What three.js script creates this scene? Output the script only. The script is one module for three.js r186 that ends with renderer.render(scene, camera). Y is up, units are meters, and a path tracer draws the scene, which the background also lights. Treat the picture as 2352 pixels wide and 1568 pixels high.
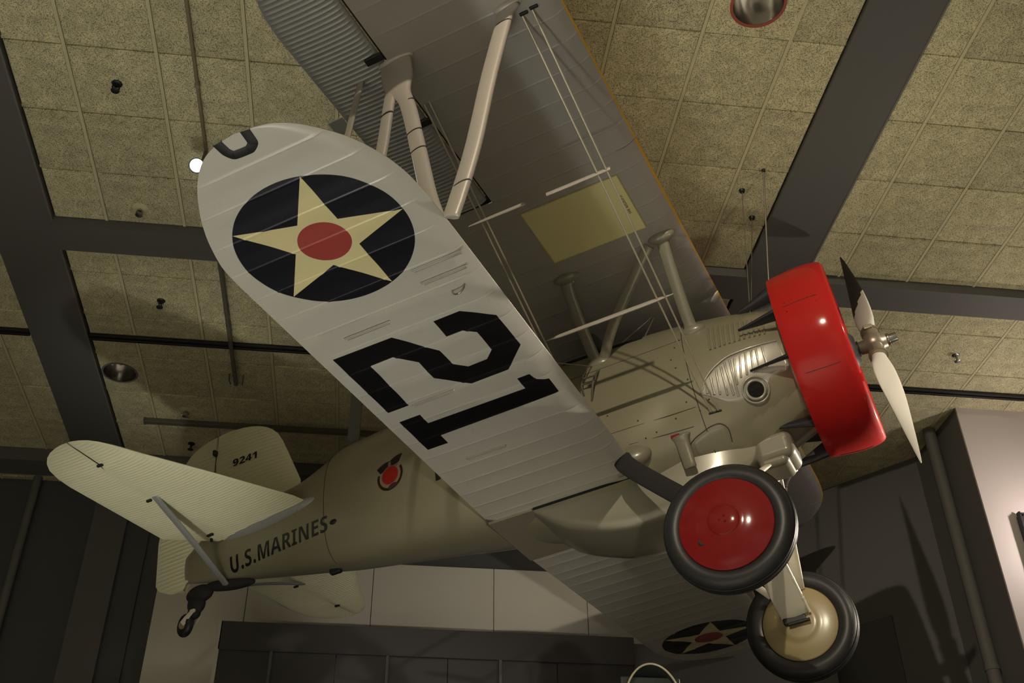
import * as THREE from 'three';
import { mergeGeometries, mergeVertices } from 'three/addons/utils/BufferGeometryUtils.js';
import { RoundedBoxGeometry } from 'three/addons/geometries/RoundedBoxGeometry.js';
import { RectAreaLightUniformsLib } from 'three/addons/lights/RectAreaLightUniformsLib.js';

// ---------------------------------------------------------------- camera, lights, exposure
const V = (x, y, z) => new THREE.Vector3(x, y, z);
const scene = new THREE.Scene();
scene.background = new THREE.Color(0x000000);
const renderer = new THREE.WebGLRenderer({ antialias: true });
renderer.toneMapping = THREE.LinearToneMapping;
renderer.toneMappingExposure = 1.0;
renderer.shadowMap.enabled = true;
RectAreaLightUniformsLib.init();
const camera = new THREE.PerspectiveCamera(33.976, 2352 / 1568, 0.05, 80);
camera.position.set(0, 1.6, 0);
camera.up.set(-0.0676, 0.8056, 0.5886);
camera.lookAt(0.1038, 1.6 + 0.5924, -0.7989);

// every lamp, all out of view: [name, label, position, target, colour, candela, cone, face radius, soft]
const LAMPS = [
  ['unseen_spotlight', 'track spotlight behind the visitor, aimed along the fuselage side', [-1.78, 7.54, 3.15], [2.29, 5.88, -5.96], [1.0, 0.87, 0.66], 124, 0.30, 0.05, 1.0],
  ['unseen_globe_lamp', 'unseen globe lamp out of view, placed to light the pale pier', [6.3, 6.3, -8.15], [6.0, 6.0, -8.84], [1.0, 0.85, 0.79], 2.8, 0, 0.05, 1.0],  // unseen lamp, placed for the bright patch on the pier front
  ['unseen_uplight', 'unseen floor uplight under the star wing, placed to light its underside', [-0.7, 0.3, -4.5], [-0.9, 5.5, -4.6], [1.0, 1.0, 0.92], 16, 0.54, 0.10, 2.0],  // out of view below; lights the wing underside towards the tip
  ['unseen_uplight', 'unseen floor uplight under the star wing, placed to light the tailplane', [-1.0, 0.3, -4.75], [-1.75, 5.75, -7.8], [1.0, 0.97, 0.82], 26, 0.19, 0.10, 1.5],  // second unseen source beside it, brightening the tailplane alone
  ['unseen_uplight', 'unseen floor uplight right of the aeroplane, placed to light the ceiling', [7.2, 0.5, -4.2], [5.3, 7.7, -6.2], [1.0, 0.90, 0.68], 42, 0.42, 0.10, 1.5],  // unseen; brightens the right part of the ceiling
  ['unseen_uplight', 'unseen floor uplight right of the visitor, placed to light the ceiling before the wing', [4.5, 0.5, 0.0], [2.6, 7.7, -4.7], [1.0, 0.91, 0.68], 42, 0.23, 0.10, 1.5],  // unseen; narrow beam that brightens the ceiling ahead of the upper wing
  ['unseen_uplight', 'unseen floor uplight placed to light the pale wall past the wheels', [1.0, 0.5, 2.0], [0.7, 6.45, -11.2], [1.0, 0.92, 0.76], 80, 0.14, 0.08, 1.0],  // out of view, placed to brighten the pale panels
  ['unseen_spotlight', 'unseen spotlight high to the right, placed to light the propeller', [6.5, 7.5, -2.5], [3.5, 5.95, -5.8], [1.0, 0.87, 0.71], 62, 0.24, 0.05, 1.0],  // unseen source for the bright lower propeller blade
  ['unseen_spotlight', 'unseen spotlight right of the nose, placed to light the wheels and lower blade', [8.2, 5.6, -7.2], [2.9, 4.95, -6.1], [1.0, 0.87, 0.70], 170, 0.27, 0.05, 1.0],  // unseen source for the bright tyre edges and lower blade
  ['unseen_spotlight', 'unseen wide floodlight behind the visitor, placed to bounce light off the floor', [0, 7.35, 5.0], [0, 0, 4.9], [1.0, 0.97, 0.83], 260, 1.3, 0.10, 1.0],  // unseen; its floor bounce gives the soft light from below
  ['unseen_spotlight', 'unseen floodlight left of the visitor, placed to bounce light off the floor', [-3.0, 7.35, -1.0], [-3.0, 0, -1.01], [1.0, 0.98, 0.86], 860, 0.7, 0.10, 1.0],  // unseen; lights the floor so that it brightens the wing tip
];
const H = 7.706;          // ceiling height

// ---------------------------------------------------------------- helpers
let seed = 7;
const rnd = () => (seed = (seed * 16807) % 2147483647) / 2147483647;
const used = {};
function numbered(n) { const k = used[n] = (used[n] ?? -1) + 1; return k ? n + '_' + String(k).padStart(3, '0') : n; }
const std = (c, rough = 0.6, metal = 0, more = {}) => new THREE.MeshStandardMaterial({ color: c, roughness: rough, metalness: metal, ...more });
const phys = (c, rough = 0.4, metal = 0, more = {}) => new THREE.MeshPhysicalMaterial({ color: c, roughness: rough, metalness: metal, ...more });
const lin = (r, g, b) => new THREE.Color().setRGB(r, g, b);
function clean(g) {
  g = g.index ? g.toNonIndexed() : g;
  for (const k of Object.keys(g.attributes)) if (!['position', 'normal', 'uv'].includes(k)) g.deleteAttribute(k);
  if (!g.attributes.uv) g.setAttribute('uv', new THREE.BufferAttribute(new Float32Array(g.attributes.position.count * 2), 2));
  if (!g.attributes.normal) g.computeVertexNormals();
  return g;
}
const merged = (gs) => Array.isArray(gs) ? (gs.length === 1 ? gs[0] : mergeGeometries(gs.map(clean))) : gs;
function mesh(name, gs, mat, parent = scene) {
  const m = new THREE.Mesh(merged(gs), mat); m.name = parent === scene ? numbered(name) : name;
  m.castShadow = m.receiveShadow = true; parent.add(m); return m;
}
function part(name, gs, mat, parent, label) { const m = mesh(name, gs, mat, parent); if (label) m.userData.label = label; return m; }
function group(name, parent = scene) { const g = new THREE.Group(); g.name = parent === scene ? numbered(name) : name; parent.add(g); return g; }
function tag(o, label, category, grp) { o.userData.label = label; o.userData.category = category; if (grp) o.userData.group = grp; return o; }
function struct(o) { o.userData.kind = 'structure'; return o; }
const box = (w, h, d, x = 0, y = 0, z = 0) => new THREE.BoxGeometry(w, h, d).translate(x, y, z);
const rbox = (w, h, d, r, x = 0, y = 0, z = 0, s = 3) => new RoundedBoxGeometry(w, h, d, s, r).translate(x, y, z);
const span = (x0, x1, y0, y1, z0, z1) => box(x1 - x0, y1 - y0, z1 - z0, (x0 + x1) / 2, (y0 + y1) / 2, (z0 + z1) / 2);
function rod(a, b, r, r2 = r, seg = 12) {
  const d = b.clone().sub(a), g = new THREE.CylinderGeometry(r2, r, d.length(), seg);
  g.translate(0, d.length() / 2, 0); g.applyQuaternion(new THREE.Quaternion().setFromUnitVectors(V(0, 1, 0), d.normalize())); return g.translate(a.x, a.y, a.z);
}
const tube = (pts, r, n = 40, seg = 8, closed = false) => new THREE.TubeGeometry(new THREE.CatmullRomCurve3(pts, closed, 'centripetal'), n, r, seg, closed);
// streamlined bar: an airfoil-like section of chord c (along "fore") and thickness t, swept through points with chord factors
function blade(pts, c, t, fore = V(0, 0, -1), n = 24, scale = () => [1, 1]) {
  const curve = new THREE.CatmullRomCurve3(pts, false, 'centripetal'), M = 20, pos = [], idx = [];
  for (let i = 0; i <= n; i++) {
    const s = i / n, p = curve.getPoint(s), T = curve.getTangent(s), F = fore.clone().addScaledVector(T, -fore.dot(T)).normalize(), N = T.clone().cross(F), [kc, kt] = scale(s);
    for (let j = 0; j < M; j++) {
      const a = j / M * Math.PI * 2, u = Math.cos(a), w = Math.sin(a) * (0.72 + 0.28 * u);
      p.clone().addScaledVector(F, u * c / 2 * kc).addScaledVector(N, w * t / 2 * kt).toArray(pos, pos.length);
    }
  }
  for (let i = 0; i < n; i++) for (let j = 0; j < M; j++) { const a = i * M + j, b = i * M + (j + 1) % M; idx.push(a, b, a + M, b, b + M, a + M); }
  for (const e of [0, n]) { const k = pos.length / 3; curve.getPoint(e / n).toArray(pos, pos.length); for (let j = 0; j < M; j++) { const a = e * M + j, b = e * M + (j + 1) % M; e ? idx.push(k, a, b) : idx.push(k, b, a); } }
  return geo(pos, idx);
}
function geo(pos, idx, uv) {
  const g = new THREE.BufferGeometry(); g.setAttribute('position', new THREE.Float32BufferAttribute(pos, 3));
  if (uv) g.setAttribute('uv', new THREE.Float32BufferAttribute(uv, 2));
  g.setIndex(idx); g.computeVertexNormals(); return g;
}
const mirrorX = (g) => { g = g.clone(); g.scale(-1, 1, 1); const i = g.index; if (i) { for (let k = 0; k < i.count; k += 3) { const a = i.getX(k); i.setX(k, i.getX(k + 2)); i.setX(k + 2, a); } } else { const p = g.attributes; for (const k in p) { const A = p[k], n = A.itemSize; for (let t = 0; t < A.count; t += 3) for (let c = 0; c < n; c++) { const x = A.array[t * n + c]; A.array[t * n + c] = A.array[(t + 2) * n + c]; A.array[(t + 2) * n + c] = x; } } } g.computeVertexNormals(); return g; };
function interp(xs, ys, x) { if (x <= xs[0]) return ys[0]; for (let i = 1; i < xs.length; i++) if (x <= xs[i]) { const t = (x - xs[i - 1]) / (xs[i] - xs[i - 1]); return ys[i - 1] + t * (ys[i] - ys[i - 1]); } return ys[ys.length - 1]; }
function smoothInterp(xs, ys, x) {   // monotone cubic
  const n = xs.length; if (x <= xs[0]) return ys[0]; if (x >= xs[n - 1]) return ys[n - 1];
  let i = 0; while (x > xs[i + 1]) i++;
  const sl = (k) => (ys[k + 1] - ys[k]) / (xs[k + 1] - xs[k]), m = (k) => k <= 0 ? sl(0) : k >= n - 1 ? sl(n - 2) : (sl(k - 1) * sl(k) <= 0 ? 0 : 2 / (1 / sl(k - 1) + 1 / sl(k)));
  const h = xs[i + 1] - xs[i], t = (x - xs[i]) / h, t2 = t * t, t3 = t2 * t;
  return (2 * t3 - 3 * t2 + 1) * ys[i] + (t3 - 2 * t2 + t) * h * m(i) + (-2 * t3 + 3 * t2) * ys[i + 1] + (t3 - t2) * h * m(i + 1);
}
function canvas(w, h, draw) {
  const c = document.createElement('canvas'); c.width = w; c.height = h; draw(c.getContext('2d'), w, h);
  const t = new THREE.CanvasTexture(c); t.colorSpace = THREE.SRGBColorSpace; t.anisotropy = 8; return t;
}
// tiling value noise in [0,1]
function noiseField(n, cells, s0) {
  const g = []; let s = s0; for (let i = 0; i < cells * cells; i++) g.push((s = (s * 16807) % 2147483647) / 2147483647);
  const f = (t) => t * t * (3 - 2 * t), out = new Float32Array(n * n);
  for (let y = 0; y < n; y++) for (let x = 0; x < n; x++) {
    const u = x / n * cells, v = y / n * cells, i = Math.floor(u), j = Math.floor(v), a = f(u - i), b = f(v - j), G = (p, q) => g[(q % cells) * cells + p % cells];
    out[y * n + x] = (G(i, j) * (1 - a) + G(i + 1, j) * a) * (1 - b) + (G(i, j + 1) * (1 - a) + G(i + 1, j + 1) * a) * b;
  }
  return out;
}
function dataTexture(n, f, srgb = true, rx = 1, ry = 1) {
  const d = new Uint8Array(n * n * 4);
  for (let i = 0; i < n * n; i++) { const c = f(i); d[i * 4] = c[0]; d[i * 4 + 1] = c[1]; d[i * 4 + 2] = c[2]; d[i * 4 + 3] = 255; }
  const t = new THREE.DataTexture(d, n, n); t.magFilter = THREE.LinearFilter; t.minFilter = THREE.LinearMipmapLinearFilter; t.generateMipmaps = true;
  t.wrapS = t.wrapT = THREE.RepeatWrapping; t.repeat.set(rx, ry); if (srgb) t.colorSpace = THREE.SRGBColorSpace; t.needsUpdate = true; return t;
}

// ---------------------------------------------------------------- materials
const fissure = (() => {   // holes and worm-like fissures of a mineral-fibre ceiling tile
  const n = 512, a = noiseField(n, 84, 11), b = noiseField(n, 140, 23), c = noiseField(n, 30, 5), out = new Float32Array(n * n);
  for (let i = 0; i < n * n; i++) { const worm = 1 - Math.min(1, Math.abs(a[i] - 0.5) / 0.055), hole = b[i] > 0.74 ? 1 : 0; out[i] = Math.min(1, worm * (c[i] > 0.42 ? 1 : 0.25) * (b[i] > 0.38 ? 1 : 0) + hole * 0.7); }
  return out;
})();
const grime = noiseField(512, 9, 77), fine = noiseField(512, 120, 3);
const tileBump = dataTexture(512, (i) => { const v = 235 - 200 * fissure[i] + 20 * (fine[i] - 0.5); return [v, v, v]; }, false);
const tileTones = [0, 1, 2].map((k) => std(0xffffff, 0.95, 0, {
  map: dataTexture(512, (i) => { const v = 1 - 0.34 * fissure[i] + 0.05 * (fine[i] - 0.5) + 0.10 * (grime[(i * 1 + k * 90007) % 262144] - 0.5), t = [1, 0.965, 1.02][k]; return [214 * v * t, 207 * v * t, 168 * v * t].map((x) => Math.max(0, Math.min(255, x))); }),
  bumpMap: tileBump, bumpScale: 0.006 }));
const M = {
  grid: std(lin(0.60, 0.56, 0.36), 0.75),
  beam: std(lin(0.115, 0.113, 0.108), 0.65), beamLip: std(lin(0.16, 0.155, 0.145), 0.5),
  slab: std(lin(0.10, 0.10, 0.09), 0.9),
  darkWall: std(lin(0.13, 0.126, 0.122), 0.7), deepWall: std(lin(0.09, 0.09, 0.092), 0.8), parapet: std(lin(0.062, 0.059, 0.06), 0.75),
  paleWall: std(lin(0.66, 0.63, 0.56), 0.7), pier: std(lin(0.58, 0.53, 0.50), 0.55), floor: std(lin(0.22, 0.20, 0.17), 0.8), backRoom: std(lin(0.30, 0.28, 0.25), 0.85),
  black: std(lin(0.012, 0.012, 0.013), 0.5), blackSatin: std(lin(0.02, 0.02, 0.022), 0.4), blackPaint: phys(lin(0.015, 0.015, 0.02), 0.35),
  conduit: std(lin(0.26, 0.22, 0.13), 0.5, 0.2), trayGrey: std(lin(0.12, 0.11, 0.09), 0.6),
  chrome: std(lin(0.62, 0.60, 0.56), 0.18, 1), steel: std(lin(0.42, 0.41, 0.39), 0.32, 1), wire: std(lin(0.66, 0.61, 0.48), 0.3, 0.35), cable: std(lin(0.25, 0.22, 0.18), 0.45, 0.6),
  redTrim: std(lin(0.35, 0.09, 0.06), 0.6),
  silver: phys(lin(0.40, 0.385, 0.35), 0.42, 0.12, { clearcoat: 0.15, clearcoatRoughness: 0.4 }),
  lacquer: phys(lin(0.26, 0.243, 0.18), 0.36, 0.1, { clearcoat: 0.5, clearcoatRoughness: 0.16 }),
  strut: phys(lin(0.46, 0.42, 0.37), 0.34, 0.1, { clearcoat: 0.5, clearcoatRoughness: 0.15 }),
  sheet: phys(lin(0.36, 0.37, 0.37), 0.38, 0.25),
  cream: phys(lin(0.80, 0.79, 0.57), 0.5, 0, { clearcoat: 0.1, clearcoatRoughness: 0.4 }),
  yellowTop: phys(lin(0.62, 0.36, 0.03), 0.45, 0, { clearcoat: 0.3, clearcoatRoughness: 0.3 }), panelYellow: phys(lin(0.50, 0.45, 0.16), 0.5),
  red: phys(lin(0.50, 0.016, 0.014), 0.6, 0, { clearcoat: 0.45, clearcoatRoughness: 0.12, specularIntensity: 0.2 }), hubRed: phys(lin(0.24, 0.010, 0.010), 0.6, 0, { clearcoat: 0.45, clearcoatRoughness: 0.13, specularIntensity: 0.3 }),
  hubBeige: phys(lin(0.34, 0.275, 0.135), 0.38, 0, { clearcoat: 0.5, clearcoatRoughness: 0.2 }), axle: phys(lin(0.82, 0.78, 0.66), 0.45),
  rubber: std(lin(0.026, 0.026, 0.028), 0.42), blackFabric: std(lin(0.02, 0.019, 0.02), 0.75),
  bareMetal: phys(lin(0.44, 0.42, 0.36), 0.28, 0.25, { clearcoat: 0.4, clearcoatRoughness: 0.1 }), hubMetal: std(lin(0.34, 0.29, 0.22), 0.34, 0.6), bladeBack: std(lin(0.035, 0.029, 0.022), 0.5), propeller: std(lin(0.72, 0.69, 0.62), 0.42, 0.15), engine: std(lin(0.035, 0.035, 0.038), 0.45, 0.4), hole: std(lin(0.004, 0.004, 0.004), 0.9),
  glass: phys(lin(0.25, 0.3, 0.27), 0.08, 0, { transmission: 0.8, thickness: 0 }), darkGreen: std(lin(0.03, 0.035, 0.03), 0.5), rim: std(lin(0.5, 0.47, 0.33), 0.4, 0.2),
  seam: std(lin(0.05, 0.045, 0.035), 0.8), poster: std(lin(0.10, 0.03, 0.025), 0.6), mat: std(lin(0.6, 0.58, 0.55), 0.7),
};

// ---------------------------------------------------------------- lamps
function lamp([name, label, p, t, col, cd, cone, r, soft], i) {
  const at = V(...p), dir = V(...t).sub(at).normalize(), o = group(name); o.position.copy(at);
  o.quaternion.setFromUnitVectors(V(0, 0, 1), dir); tag(o, label, 'spotlight');
  part('housing', new THREE.LatheGeometry([[r * 0.5, -r * 3.2], [r * 1.12, -r * 2.6], [r * 1.22, -r * 0.4], [r * 1.22, 0.02], [r * 1.1, 0.02], [r * 1.05, -r * 0.2], [0.0001, -r * 0.25]].map((q) => new THREE.Vector2(...q)), 32).rotateX(Math.PI / 2), M.black, o);
  if (!cone) {
    o.clear(); part('globe', new THREE.SphereGeometry(r, 28, 20), new THREE.MeshStandardMaterial({ color: 0x222222, emissive: lin(...col), emissiveIntensity: 14 }), o); o.quaternion.identity();
    part('stem', [rod(V(0, r * .98, 0), V(0, H - p[1], 0), 0.012)], M.black, o); part('mount', [rod(V(0, H - p[1], 0), V(0, H - p[1] - .03, 0), .05, .05, 24)], M.black, o);
    const P = new THREE.PointLight(lin(...col), cd, 0, 2); P.position.copy(at); P.castShadow = true; P.shadow.radius = r / 0.02; scene.add(P); return o;
  }
  part('lens', new THREE.CircleGeometry(r, 32).translate(0, 0, -r * 0.12), new THREE.MeshStandardMaterial({ color: 0x111111, emissive: lin(...col), emissiveIntensity: 14 }), o);
  const up = p[1] > 4, foot = up ? H : 0, q = o.quaternion.clone().invert();
  const local = (w) => V(...w).sub(at).applyQuaternion(q), back = [p[0] - dir.x * r * 1.9, p[1] - dir.y * r * 1.9, p[2] - dir.z * r * 1.9];
  part('stem', [rod(local([back[0], foot, back[2]]), local(back), 0.014)], M.black, o);
  part('mount', [rod(local([back[0], foot, back[2]]), local([back[0], foot + (up ? -0.03 : 0.03), back[2]]), up ? 0.05 : 0.16, up ? 0.05 : 0.16, 24)], M.black, o);
  const L = new THREE.SpotLight(lin(...col), cd, 0, cone, 0.9, 2); L.position.copy(at).addScaledVector(dir, 0.03); L.target.position.copy(at).addScaledVector(dir, 3);
  L.castShadow = true; L.shadow.mapSize.set(2048, 2048); L.shadow.radius = r / 0.02 * soft; scene.add(L, L.target);
  return o;
}

// ---------------------------------------------------------------- the hall
const CX = -2.3586, CZ = -5.2241, S = 0.6096;
const BEAMS = { x: [[-3.28, -2.77], [2.915, 3.44]], z: [[-7.29, -6.985], [-11.02, -10.70]] };
function hall() {
  struct(mesh('floor', [span(-10, 10, -0.2, 0, -12.2, 9)], M.floor));
  struct(mesh('wall_front', [span(-10.2, 10.2, 0, H + 0.6, 8.8, 9)], M.backRoom));
  struct(mesh('wall_left', [span(-10.2, -10, 0, H + 0.6, -12.2, 9)], M.backRoom));
  struct(mesh('wall_right', [span(10, 10.2, 0, H + 0.6, -12.2, 9)], M.backRoom));
  struct(mesh('wall_back', [span(-10, 4.35, 0, H + 0.6, -11.6, -11.4)], M.deepWall));
  // 45-degree wall and pier
  const a = V(4.233, 0, -11.4), b = V(5.652, 0, -9.828), d = b.clone().sub(a), L = d.length(), ang = Math.atan2(-d.z, d.x);
  const dg = box(L, H + 0.4, 0.2).translate(L / 2, (H + 0.4) / 2, -0.1).rotateY(ang).translate(a.x, 0, a.z);
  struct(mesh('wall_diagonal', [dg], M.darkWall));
  struct(mesh('trim_3', [box(.78, 2.2, .02).translate(L * .52, 4.98, .012).rotateY(ang).translate(a.x, 0, a.z)], M.deepWall));  // darker rectangular panel on the slanted wall
  const pier = struct(group('wall_pier'));
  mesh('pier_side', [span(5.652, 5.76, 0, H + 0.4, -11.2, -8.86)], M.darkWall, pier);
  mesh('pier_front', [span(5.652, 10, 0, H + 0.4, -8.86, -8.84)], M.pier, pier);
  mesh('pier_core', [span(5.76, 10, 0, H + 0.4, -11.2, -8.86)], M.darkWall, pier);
  // pilaster on the back wall, left
  struct(mesh('trim_1', [span(-3.10, -2.74, 0, H - 0.02, -11.4, -11.28)], M.darkWall));
  struct(mesh('trim_2', [span(-2.74, -2.50, 0, H - 0.02, -11.4, -11.36)], M.deepWall));
  // pale panel wall
  const pw = struct(group('wall_pale_panels')), xs = [-2.285, -1.36, -0.06, 1.24, 2.26, 3.3];
  for (let i = 0; i < xs.length - 1; i++) mesh('panel', [new RoundedBoxGeometry(xs[i + 1] - xs[i] - 0.006, 6.84, 0.13, 1, 0.004).translate((xs[i] + xs[i + 1]) / 2, 3.42, -11.32)], M.paleWall, pw);
  mesh('panel_backing', [span(-2.28, 3.29, 0, 6.83, -11.4, -11.30)], M.seam, pw);
  // dark parapet in front of it
  struct(mesh('wall_recess', [span(2.52, 4.6, 0, 5.735, -10.9, -10.45)], M.darkWall));
  const pp = struct(group('wall_parapet')), px = [-1.43, -0.35, 0.70, 1.75, 2.5];
  for (let i = 0; i < 4; i++) mesh('panel', [new RoundedBoxGeometry(px[i + 1] - px[i] - 0.004, 5.47, 0.08, 1, 0.004).translate((px[i] + px[i + 1]) / 2, 2.735, -10.36)], M.parapet, pp);
  mesh('cap', [span(-1.44, 2.51, 5.46, 5.735, -10.42, -10.29)], M.parapet, pp);
  for (const x of [-0.95, 0.13, 1.20]) mesh('rib', [rbox(0.03, 5.47, 0.04, 0.006, x, 2.735, -10.31)], M.beam, pp);
  mesh('end_cap', [span(-1.46, -1.43, 0, 5.735, -10.55, -10.29)], M.paleWall, pp);  // parapet return in a pale colour that stands for its lit edge
  // ceiling
  const C = struct(group('ceiling'));
  mesh('slab', [span(-10, 10, H + 0.45, H + 0.6, -12.2, 9)], M.slab, C);
  const cut = (lo, hi, list) => { let out = [[lo, hi]]; for (const [a, b] of list) out = out.flatMap(([p, q]) => b <= p || a >= q ? [[p, q]] : [[p, a], [b, q]].filter(([u, v]) => v - u > 0.03)); return out; };
  const tile = {}, far = [], bars = [], CANS = [[2.214, -4.351, 0.17], [-2.60, -9.16, 0.155]];
  for (let c = -13; c < 21; c++) for (let r = -24; r < 11; r++) {
    for (const [x0, x1] of cut(CX + c * S, CX + (c + 1) * S, BEAMS.x)) for (const [z0, z1] of cut(Math.max(-11.4, CZ - (r + 1) * S), CZ - r * S, BEAMS.z)) {
      if (z1 - z0 < 0.03 || x0 < -10 || x1 > 10 || z1 > 8.8) continue;
      const w = x1 - x0 - 0.027, d = z1 - z0 - 0.011, mx = (x0 + x1) / 2 + 0.0012, mz = (z0 + z1) / 2, can = CANS.find(([cx, cz]) => cx > x0 && cx < x1 && cz > z0 && cz < z1);
      const seen = inView(x0, x1, z0, z1);
      if (!seen) { far.push(box(w, 0.02, d, mx, H + 0.01, mz)); continue; }
      let g;
      if (can) {
        const s = new THREE.Shape([[-w / 2, -d / 2], [w / 2, -d / 2], [w / 2, d / 2], [-w / 2, d / 2]].map((q) => new THREE.Vector2(...q))), h = new THREE.Path();
        let hx = can[0] - mx, hz = can[1] - mz; const lim = can[2] + 0.012; hx = Math.max(-w / 2 + lim, Math.min(w / 2 - lim, hx)); hz = Math.max(-d / 2 + lim, Math.min(d / 2 - lim, hz)); can[0] = mx + hx; can[1] = mz + hz;
        h.absarc(hx, -hz, can[2], 0, Math.PI * 2, true); s.holes.push(h);
        g = new THREE.ExtrudeGeometry(s, { depth: 0.02, bevelEnabled: false, curveSegments: 40 }).rotateX(-Math.PI / 2).translate(mx, H, mz);
        const p = g.attributes.position, uv = g.attributes.uv; for (let i = 0; i < p.count; i++) uv.setXY(i, (p.getX(i) - x0) / S, (p.getZ(i) - z0) / S);
      } else {
        const key = w.toFixed(3) + 'x' + d.toFixed(3);
        g = tile[key] ??= tileGeometry(w, d);
      }
      const m = mesh('tile', [g], tileTones[Math.floor(rnd() * 3)], C); if (!can) { m.position.set(mx, H, mz); m.rotation.y = rnd() < 0.5 && Math.abs(w - d) < 1e-6 ? Math.PI : 0; }
    }
  }
  if (far.length) { const f = mesh('tile_field', far, tileTones[0], C); f.userData.kind = 'stuff'; }
  for (let c = -13; c <= 21; c++) { const x = CX + c * S; if (x > -10 && x < 10 && !BEAMS.x.some(([a, b]) => x > a && x < b)) bars.push(span(x - 0.0115, x + 0.0115, H + 0.0008, H + 0.03, -11.4, 8.8)); }
  for (let r = -23; r <= 10; r++) { const z = CZ - r * S; if (z < 8.8 && !BEAMS.z.some(([a, b]) => z > a && z < b)) bars.push(span(-10, 10, H + 0.024, H + 0.049, z - 0.013, z + 0.013)); }
  mesh('grid_bars', bars, M.grid, C);
  // beams boxed into the ceiling
  BEAMS.x.forEach(([a, b]) => { mesh('beam', [span(a, b, H - 0.03, H + 0.4, -11.4, 8.8)], M.beam, C); mesh('beam_lip', [span(b - 0.014, b, H - 0.034, H - 0.03, -11.4, 8.8)], M.beamLip, C); });
  BEAMS.z.forEach(([a, b], i) => { for (const [x0, x1] of cut(-10, i ? 4.6 : 10, BEAMS.x)) mesh('cross_beam', [span(x0, x1, H - (i ? 0.14 : 0.085), H + 0.4, a, b)], M.beam, C); });
  return CANS;
}
function tileGeometry(w, d) {   // a tegular tile: face down at y = 0, chamfered edges
  const e = 0.006, P = [], I = [], U = [];
  const ring = (k, y) => [[-w / 2 + k, -d / 2 + k], [w / 2 - k, -d / 2 + k], [w / 2 - k, d / 2 - k], [-w / 2 + k, d / 2 - k]].map(([x, z]) => [x, y, z]);
  const quad = (a, b, c, q) => { const n = P.length / 3; for (const v of [a, b, c, q]) { P.push(...v); U.push((v[0] + w / 2) / S, (v[2] + d / 2) / S); } I.push(n, n + 1, n + 2, n, n + 2, n + 3); };
  const f = ring(e, 0), s = ring(0, e), t = ring(0, 0.022);
  quad(f[0], f[1], f[2], f[3]); quad(t[3], t[2], t[1], t[0]);
  for (let i = 0; i < 4; i++) { const j = (i + 1) % 4; quad(s[i], s[j], f[j], f[i]); quad(t[i], t[j], s[j], s[i]); }
  return geo(P, I, U);
}
function inView(x0, x1, z0, z1) {
  const v = V(0, 0, 0); let lo = [9, 9], hi = [-9, -9];
  for (const x of [x0, x1]) for (const z of [z0, z1]) { v.set(x, H, z).project(camera); if (Math.abs(v.z) > 1) return false; lo = [Math.min(lo[0], v.x), Math.min(lo[1], v.y)]; hi = [Math.max(hi[0], v.x), Math.max(hi[1], v.y)]; }
  return hi[0] > -1.02 && lo[0] < 1.02 && hi[1] > -1.02 && lo[1] < 1.02;
}
camera.updateMatrixWorld(true); camera.updateProjectionMatrix();

// ---------------------------------------------------------------- the biplane (local frame: -z forward, +x starboard, y up, metres)
const DIH = 0.05;
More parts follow.
